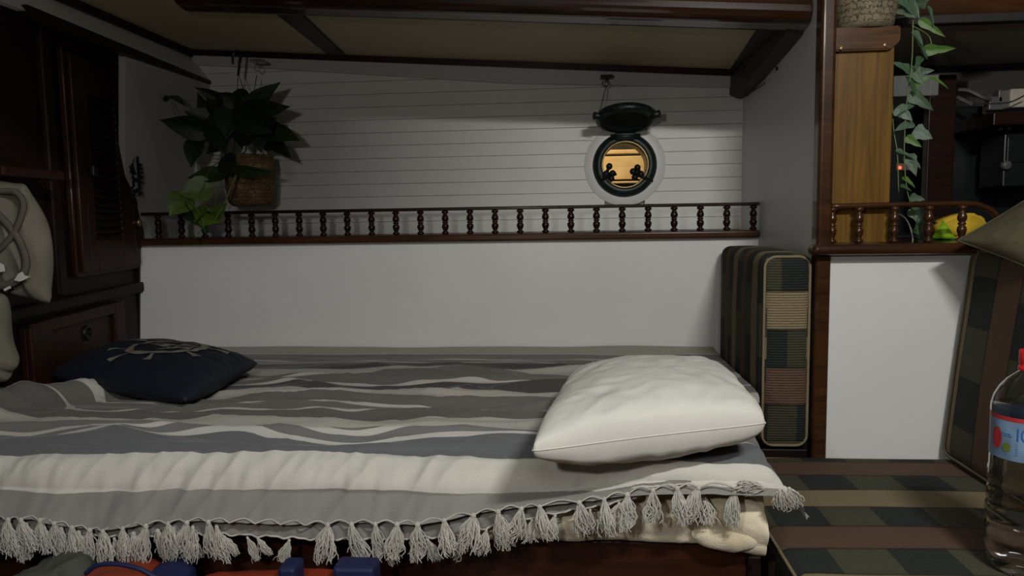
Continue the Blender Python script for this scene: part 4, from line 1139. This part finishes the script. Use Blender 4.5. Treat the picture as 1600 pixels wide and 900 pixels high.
q = at(1573, 258, Y=2.13)-c; bm = nb(); lathe(bm, [(.012, 0), (.012, -.012), (.009, -.014), (0, -.014)], (q.x, -.001, q.z), 'Y', 18, False); obj('knob', bm, M['greyplast'], ra_, True)
q = at(1577, 201, Y=2.13)-c; bm = nb(); lathe(bm, [(.004, 0), (.004, -.010), (0, -.010)], (q.x, 0, q.z), 'Y', 10, False)
lathe(bm, [(.004, 0), (.004, -.010), (0, -.010)], ((at(1553, 203, Y=2.13)-c).x+.02, 0, q.z), 'Y', 10, False); obj('switch', bm, M['silver'], ra_)
bm = nb()
tube(bm, bez([at(1497, 140, Y=2.16), at(1515, 142, Y=2.15), at(1535, 152, Y=2.14), at(1548, 156, Y=2.14)], 6), .0055, 8)
tube(bm, bez([at(1495, 152, Y=2.16), at(1508, 158, Y=2.15), at(1520, 164, Y=2.14)], 6), .006, 8)
tag(obj('cable', bm, M['silver']), 'thick grey cable looping behind the mahogany board', 'cable')
bm = nb(); tube(bm, bez([at(1520, 162, Y=2.12), at(1550, 162, Y=2.10), at(1580, 159, Y=2.08), at(1610, 144, Y=2.06)], 6), .002, 6)
tag(obj('cable', bm, M['black']), 'thin black cable crossing in front of the pale book', 'cable')
bm = nb(); 
for (x0_, y0_, x1_, y1_) in ((1545, 150, 1570, 172), (1560, 140, 1572, 160)):
    a, b = at(x0_, y1_, Y=2.16), at(x1_, y0_, Y=2.16); box(bm, (a.x, 2.16, a.z), (b.x, 2.19, b.z), .003)
tag(obj('fuse_block', bm, M['greyplast']), 'small grey plastic fuse block beside the pale book', 'fuse block')
ldo = nb(); c = at(1406, 262, Y=2.05)
lm = tag(empty('indicator_lamp', c), 'tiny glowing red indicator lamp behind the ivy', 'lamp')
bmesh.ops.create_uvsphere(ldo, u_segments=10, v_segments=8, radius=.004); obj('bulb', ldo, M['led'], lm, True)
boxo('bezel', (-.007, .003, -.007), (.03, .012, .012), M['greyplast'], lm, .002)
boxo('bracket', (.0, .010, -.004), (.012, .252, .004), M['black'], lm, .001)
structure(boxo('wall_nook_shelf', (.56, 2.0, .884), (1.86, 2.34, .89), M['black'], bev=0))
bm = nb(); tube(bm, bez([at(1389, 336, Y=1.80), at(1398, 335, Y=1.80), at(1408, 336, Y=1.80), at(1418, 346, Y=1.80), at(1424, 362, Y=1.80), at(1427, 381, Y=1.80)], 6), .0022, 6)
tag(obj('cable', bm, M['silver']), 'shiny thin wire curving down behind the short rail', 'cable')
# lime and amber bundle
cbn = at(1500, 378, Y=1.80)
cl = tag(empty('sun_hat', cbn), 'lime and amber cloth hat with green band behind the short rail', 'hat')
def P_(x, y, Y=1.80): return at(x, y, Y=Y)-cbn
bm = nb(); prism(bm, [P_(1454, 371), P_(1520, 374), P_(1545, 376), P_(1545, 384), P_(1520, 384), P_(1458, 383)], (0, .08, 0)); bmesh.ops.bevel(bm, geom=bm.edges[:], offset=.004, segments=3, affect='EDGES'); obj('band', bm, M['teal'], cl, True)
bm = nb(); vs = [bm.verts.new(p) for p in (P_(1455, 372, 1.775), P_(1494, 373, 1.765), P_(1474, 342, 1.79), P_(1480, 370, 1.86))]
for f in ((0, 1, 2), (1, 3, 2), (3, 0, 2), (0, 3, 1)): bm.faces.new([vs[i] for i in f])
bmesh.ops.bevel(bm, geom=bm.edges[:], offset=.003, segments=2, affect='EDGES'); obj('lime_panel', bm, M['lime'], cl, True)
bm = nb(); prism(bm, [P_(1478, 372), P_(1474, 347), P_(1498, 337), P_(1520, 332), P_(1536, 334), P_(1550, 345), P_(1556, 376)], (0, .07, 0)); bmesh.ops.bevel(bm, geom=bm.edges[:], offset=.008, segments=3, affect='EDGES'); ao = obj('amber_crown', bm, M['amber'], cl, True); ao.location.y = .012

# ------------------------------------------------------------------ right back cushion, khaki pillow
# face leans in the Y direction; x about .79 at the bottom, .83 at the top
M['plaid_back'] = plaid('plaid back cushion cloth', pitch=.0838, q=.105, off=.069, uoff=.03)
bcx, bcy0, bcy1 = .765, 1.02, 1.62
bkc = tag(empty('back_cushion', (bcx+.075, (bcy0+bcy1)/2, .424)), 'leaning striped back cushion behind the water bottle', 'cushion')
bkc.rotation_euler = (0, R(5.5), R(0))
cushion('cover', (.12, bcy1-bcy0, .445), M['plaid_back'], .022, .006, 22, lambda p, ax, sg: ((p.z, p.y) if ax != 1 else (p.z, p.y+p.x)), bkc, 9)
piping(rrect((bcy1-bcy0)/2-.004, .2225-.004, .022, lambda a, b: V((-.056, a, b+.2225))), bkc, M['pipe'], .003)
KA = at(1497, 378, Y=1.50); KB = V((.93, 1.18, .885)); 
KA = at(1496, 376, Y=1.52); KB = at(1620, 424, Y=1.38); KC = at(1790, 330, Y=1.40); KD = at(1628, 296, Y=1.56)
PK = Pillow(KA, KB, KC, KD, .070, .06, 5, .03, .004, (-.25, -1, .3), .5)
kp = tag(empty('pillow', (0, 0, 0)), 'olive khaki throw pillow resting on top of the striped back cushion', 'pillow')
pillow_obj('pillow_cover', PK, M['khaki'], kp, 50); seam(PK, kp, M['khaki'], .002)

# ------------------------------------------------------------------ water bottle
BP = V((.651, 1.105, .4225))
bt = tag(empty('water_bottle', BP), 'large clear plastic water bottle with red cap standing on the plaid seat', 'bottle')
bt.scale = (.88, .88, .955)
prof = [(.0, .006), (.030, .004), (.040, .0), (.047, .006), (.0515, .020), (.053, .036), (.0525, .048), (.0508, .052), (.0525, .058), (.0527, .074), (.0508, .079), (.0525, .085), (.0527, .101), (.0508, .106), (.0525, .112), (.0527, .128), (.0508, .133), (.0525, .139),
        (.0527, .158), (.0515, .163), (.0515, .244), (.0528, .249), (.0522, .258), (.0485, .272), (.041, .286), (.031, .298), (.020, .307), (.0145, .311), (.0135, .316), (.0135, .330)]
bm = nb(); n = 48
lathe(bm, prof, n=n, cap=False)
for v in bm.verts:      # moulded dimples on the lower body
    if .05 < v.co.z < .16 :
        a = math.atan2(v.co.y, v.co.x); k = .0016*math.sin(a*12+v.co.z*160)*math.sin(v.co.z*236); s_ = 1+k/.05; v.co.x *= s_; v.co.y *= s_
    if v.co.z < .035:
        a = math.atan2(v.co.y, v.co.x); s_ = 1-.05*max(0, math.cos(a*5))*(1-v.co.z/.035); v.co.x *= s_; v.co.y *= s_
pet = obj('bottle_body', bm, M['pet'], bt, True)
md = pet.modifiers.new('wall', 'SOLIDIFY'); md.thickness = .0007; md.offset = -1
bm = nb(); wprof = [(max(0, r_-.0011), h_+.001) for r_, h_ in prof if h_ < .256]+[(.0508, .258), (0, .258)]
lathe(bm, wprof, n=48, cap=False)
obj('water', bm, M['water'], bt, True)
bm = nb(); lathe(bm, [(.0, .3435), (.0150, .3435), (.0162, .341), (.0162, .324), (.0150, .322), (.0150, .318), (.0165, .317), (.0165, .312), (.014, .311)], n=36, cap=False)
for v in bm.verts:
    if .324 < v.co.z < .342 and math.hypot(v.co.x, v.co.y) > .015:
        pass
obj('cap', bm, M['redcap'], bt, True)
lb = nb(); lathe(lb, [(.0521, .181), (.0521, .241)], n=64, cap=False); lbo = obj('label', lb, M['labelwhite'], bt, True); lbo.name = 'paper_label'
lb = nb(); lathe(lb, [(.0524, .2400), (.0524, .2465)], n=64, cap=False); obj('red_band', lb, M['labelred'], lbo, True)
# direction from the bottle to the camera
ang0 = math.atan2(CAM.y-BP.y, CAM.x-BP.x)
def cyl(bm, pts2, r_):
    """flat outline (s along the girth to the right, z) wrapped on the bottle"""
    vs = [bm.verts.new((math.cos(ang0+s/.0525)*r_, math.sin(ang0+s/.0525)*r_, z_)) for s, z_ in pts2]; bm.faces.new(vs)
def ell(cx_, cz_, a, b, n=20): return [(cx_+math.cos(2*math.pi*k/n)*a, cz_+math.sin(2*math.pi*k/n)*b) for k in range(n)]
bm = nb(); cyl(bm, ell(-.0455, .197, .010, .017), .0527); obj('red_badge', bm, M['labelred'], lbo).location.z = .014
bm = nb(); cyl(bm, ell(-.0275, .186, .0065, .007), .0527); obj('green_badge', bm, M['labelgreen'], lbo).location.z = .014
bm = nb()
def rect(x0_, z0_, x1_, z1_): cyl(bm, [(x0_, z0_), (x1_, z0_), (x1_, z1_), (x0_, z1_)], .0527)
rect(-.013, .196, -.0105, .215)                                  # figure 1
n = 24
for k in range(n):                                              # figure 0
    a0_, a1_ = 2*math.pi*k/n, 2*math.pi*(k+1)/n
    cyl(bm, [(-.0015+math.cos(a0_)*.006, .2055+math.sin(a0_)*.0095), (-.0015+math.cos(a1_)*.006, .2055+math.sin(a1_)*.0095), (-.0015+math.cos(a1_)*.0038, .2055+math.sin(a1_)*.0068), (-.0015+math.cos(a0_)*.0038, .2055+math.sin(a0_)*.0068)], .0527)
for k in range(6): rect(-.014, .190-k*.0032, .012-.001*k, .191-k*.0032)
rect(-.036, .203, -.022, .2045); rect(-.034, .200, -.020, .2012)
fg = obj('printed_figures', bm, M['labelblue'], lbo); fg.location.z = .016

# ------------------------------------------------------------------ hanging canvas bags (left)
def cloth_body(name, outline, Y, th, mtl, parent, org, seed=0, rings=16, wr=.010):
    """soft bag: outline in the plane of the bag, puffed to both sides, with folds"""
    pts = [at(x, y, Y=Y) for x, y in outline]; pts = bez(pts+[pts[0]], 8)[:-1]
    c = sum(pts, V())/len(pts); bm = nb(); allr = {}
    for sg in (-1, 1):
        pr_ = None
        for k in range(rings+1):
            t = 1-k/rings
            ring_ = []
            for i, p in enumerate(pts):
                q = c.lerp(p, t); hgt = th*math.sqrt(max(0, 1-t*t))**1.0
                w_ = wr*(1-2*abs(ns(q.x*22+seed, q.z*5, seed)))*min(1, (1-t)*4)
                q = q+V((0, sg*(hgt+w_*1.0), 0))
                ring_.append(bm.verts.new(q-org))
            if pr_:
                m_ = len(pts)
                for i in range(m_): bm.faces.new((pr_[i], pr_[(i+1) % m_], ring_[(i+1) % m_], ring_[i]))
            pr_ = ring_
    bmesh.ops.remove_doubles(bm, verts=bm.verts, dist=2e-5)
    return obj(name, bm, mtl, parent, True)
YG = 1.40
org = at(20, 380, Y=YG)
tb = tag(empty('tote_bag', org), 'natural canvas bag with loose straps hanging at the far left', 'bag')
cloth_body('bag_body', [(-25, 282), (0, 283), (20, 286), (38, 288), (46, 300), (62, 325), (74, 352), (80, 385), (81, 420), (79, 455), (76, 474), (50, 468), (20, 462), (0, 456), (-25, 450), (-32, 380)], YG, .024, M['canvas'], tb, org, 2)
for path, w2 in ((((-10, 298), (15, 300), (28, 318), (22, 345), (8, 372), (-12, 392)), .006), (((-12, 335), (6, 355), (22, 378), (32, 408), (26, 432), (8, 444), (-12, 448)), .0075)):
    pts = bez([at(x, y, Y=YG-.048)-org for x, y in path], 6); bm = nb(); pr_ = None
    for i, p in enumerate(pts):
        t = (pts[min(i+1, len(pts)-1)]-pts[max(i-1, 0)]).normalized(); sd = t.cross(V((0, 1, 0))).normalized()
        row = [bm.verts.new(p+sd*w2+V((0, .012, 0))), bm.verts.new(p+V((0, .009, 0))), bm.verts.new(p-sd*w2+V((0, .012, 0))), bm.verts.new(p-sd*w2+V((0, .016, 0))), bm.verts.new(p+sd*w2+V((0, .016, 0)))]
        if pr_:
            for k in range(5): bm.faces.new((pr_[k], pr_[(k+1) % 5], row[(k+1) % 5], row[k]))
        pr_ = row
    obj('strap', bm, M['canvas_strap'], tb, True)
bm = nb(); prism(bm, [at(x, y, Y=YG-.046)-org for x, y in ((22, 438), (28, 428), (33, 425), (36, 430), (46, 433), (36, 438), (30, 440))], (0, .004, 0))
prism(bm, [at(x, y, Y=YG-.046)-org for x, y in ((-4, 410), (4, 414), (6, 424), (-4, 426))], (0, .004, 0))
prism(bm, [at(x, y, Y=YG-.046)-org for x, y in ((5, 452), (14, 447), (15, 451), (7, 455))], (0, .004, 0)); obj('printed_patch', bm, M['white_patch'], tb)
org2 = at(0, 520, Y=1.33)
t2 = tag(empty('hanging_cloth', org2), 'loose end of grey cloth hanging below the canvas bag', 'cloth')
cloth_body('cloth_fold', [(-50, 455), (0, 458), (9, 470), (10, 510), (14, 540), (26, 567), (22, 578), (14, 582), (12, 594), (-2, 597), (-40, 595), (-60, 520)], 1.33, .022, M['canvas'], t2, org2, 6)

# ------------------------------------------------------------------ things stowed under the bed edge
def lump(name, x0_, x1_, ytop, Y, mtl, label, cat, depth=.16, hgt=.14, seed=0, amp=.015, parts=None):
    a, b = at(x0_, ytop, Y=Y), at(x1_, ytop, Y=Y); c = V(((a.x+b.x)/2, Y, a.z-hgt)); W2 = abs(b.x-a.x)/2
    root = tag(empty(name, c), label, cat)
    bm = nb(); bmesh.ops.create_icosphere(bm, subdivisions=5, radius=1)
    for v in bm.verts:
        p = v.co; f = max(abs(p.x), abs(p.y), abs(p.z)); q = p*(1-.35)+p/f*.35*1.0
        q = V((max(-1, min(1, q.x*1.1))*W2, max(-1, min(1, q.y*1.1))*depth/2, (max(-1, min(1, q.z*1.1))+1)/2*hgt))
        q += v.normal*amp*(ns(q.x*14+seed, q.y*14, q.z*14)+(1-2*abs(ns(q.x*26+seed, q.y*26, q.z*22)))*.5)
        v.co = q
    obj('shell', bm, mtl, root, True); return root, W2, c
lump('folded_garment', 28, 132, 884, 1.035, M['greycloth'], 'crumpled grey green garment stowed below the left tassels', 'clothing', .12, .10, 3, .020)
r1, W2, c = lump('life_jacket', 132, 236, 890, 1.035, M['orange'], 'short orange life jacket with blue edge beside the crumpled garment', 'life jacket', .12, .12, 8, .006)
bm = nb(); q0 = [at(x, y, Y=.972)-c for x, y in ((134, 896), (150, 884), (180, 881), (215, 888), (240, 900), (262, 910))]; tube(bm, bez(q0, 6), .0035, 8); obj('edge_binding', bm, M['blue'], r1, True)
r2, _, c = lump('life_jacket', 303, 640, 897, 1.045, M['orange'], 'long orange life jacket with blue straps along the bed front', 'life jacket', .07, .10, 15, .005)
bm = nb()
for xs, xe in ((434, 462), (520, 585)):
    a, b = at(xs, 905, Y=.998)-c, at(xe, 893, Y=.998)-c; boxo('strap', (a.x, -.05, a.z-.06), (b.x, -.01, b.z+.006), M['blue'], r2, .006)
r3, _, c = lump('dry_bag', 240, 298, 886, 1.05, M['blue'], 'small royal blue bag between the two orange life jackets', 'bag', .08, .10, 21, .006)
bm = box(nb(), (-1.3, .85, .24), (.2, 1.12, .29), .003); tag(obj('storage_shelf', bm, M['mahog_black']), 'dark shelf board under the front of the bed', 'shelf')

# wiring stub on the side wall near the beam
bm = nb(); tube(bm, bez([at(1151, 153, Y=2.30), V((XW-.006, 2.33, 1.305)), at(1180, 140, X=XW-.004), at(1195, 130, X=XW-.003)], 6), .0018, 6)
tag(obj('cable', bm, M['black']), 'short black wire stub on the white wall beside the dark beam', 'cable')
bm = nb()
for x, y in ((1202, 113), (1215, 107)):
    p = at(x, y, X=XW); lathe(bm, [(.005, 0), (.005, -.004), (0, -.004)], p, 'X', 10, False)
tag(obj('wall_screws', bm, M['iron']), 'small pair of dark screw heads on the white side wall', 'fixing')
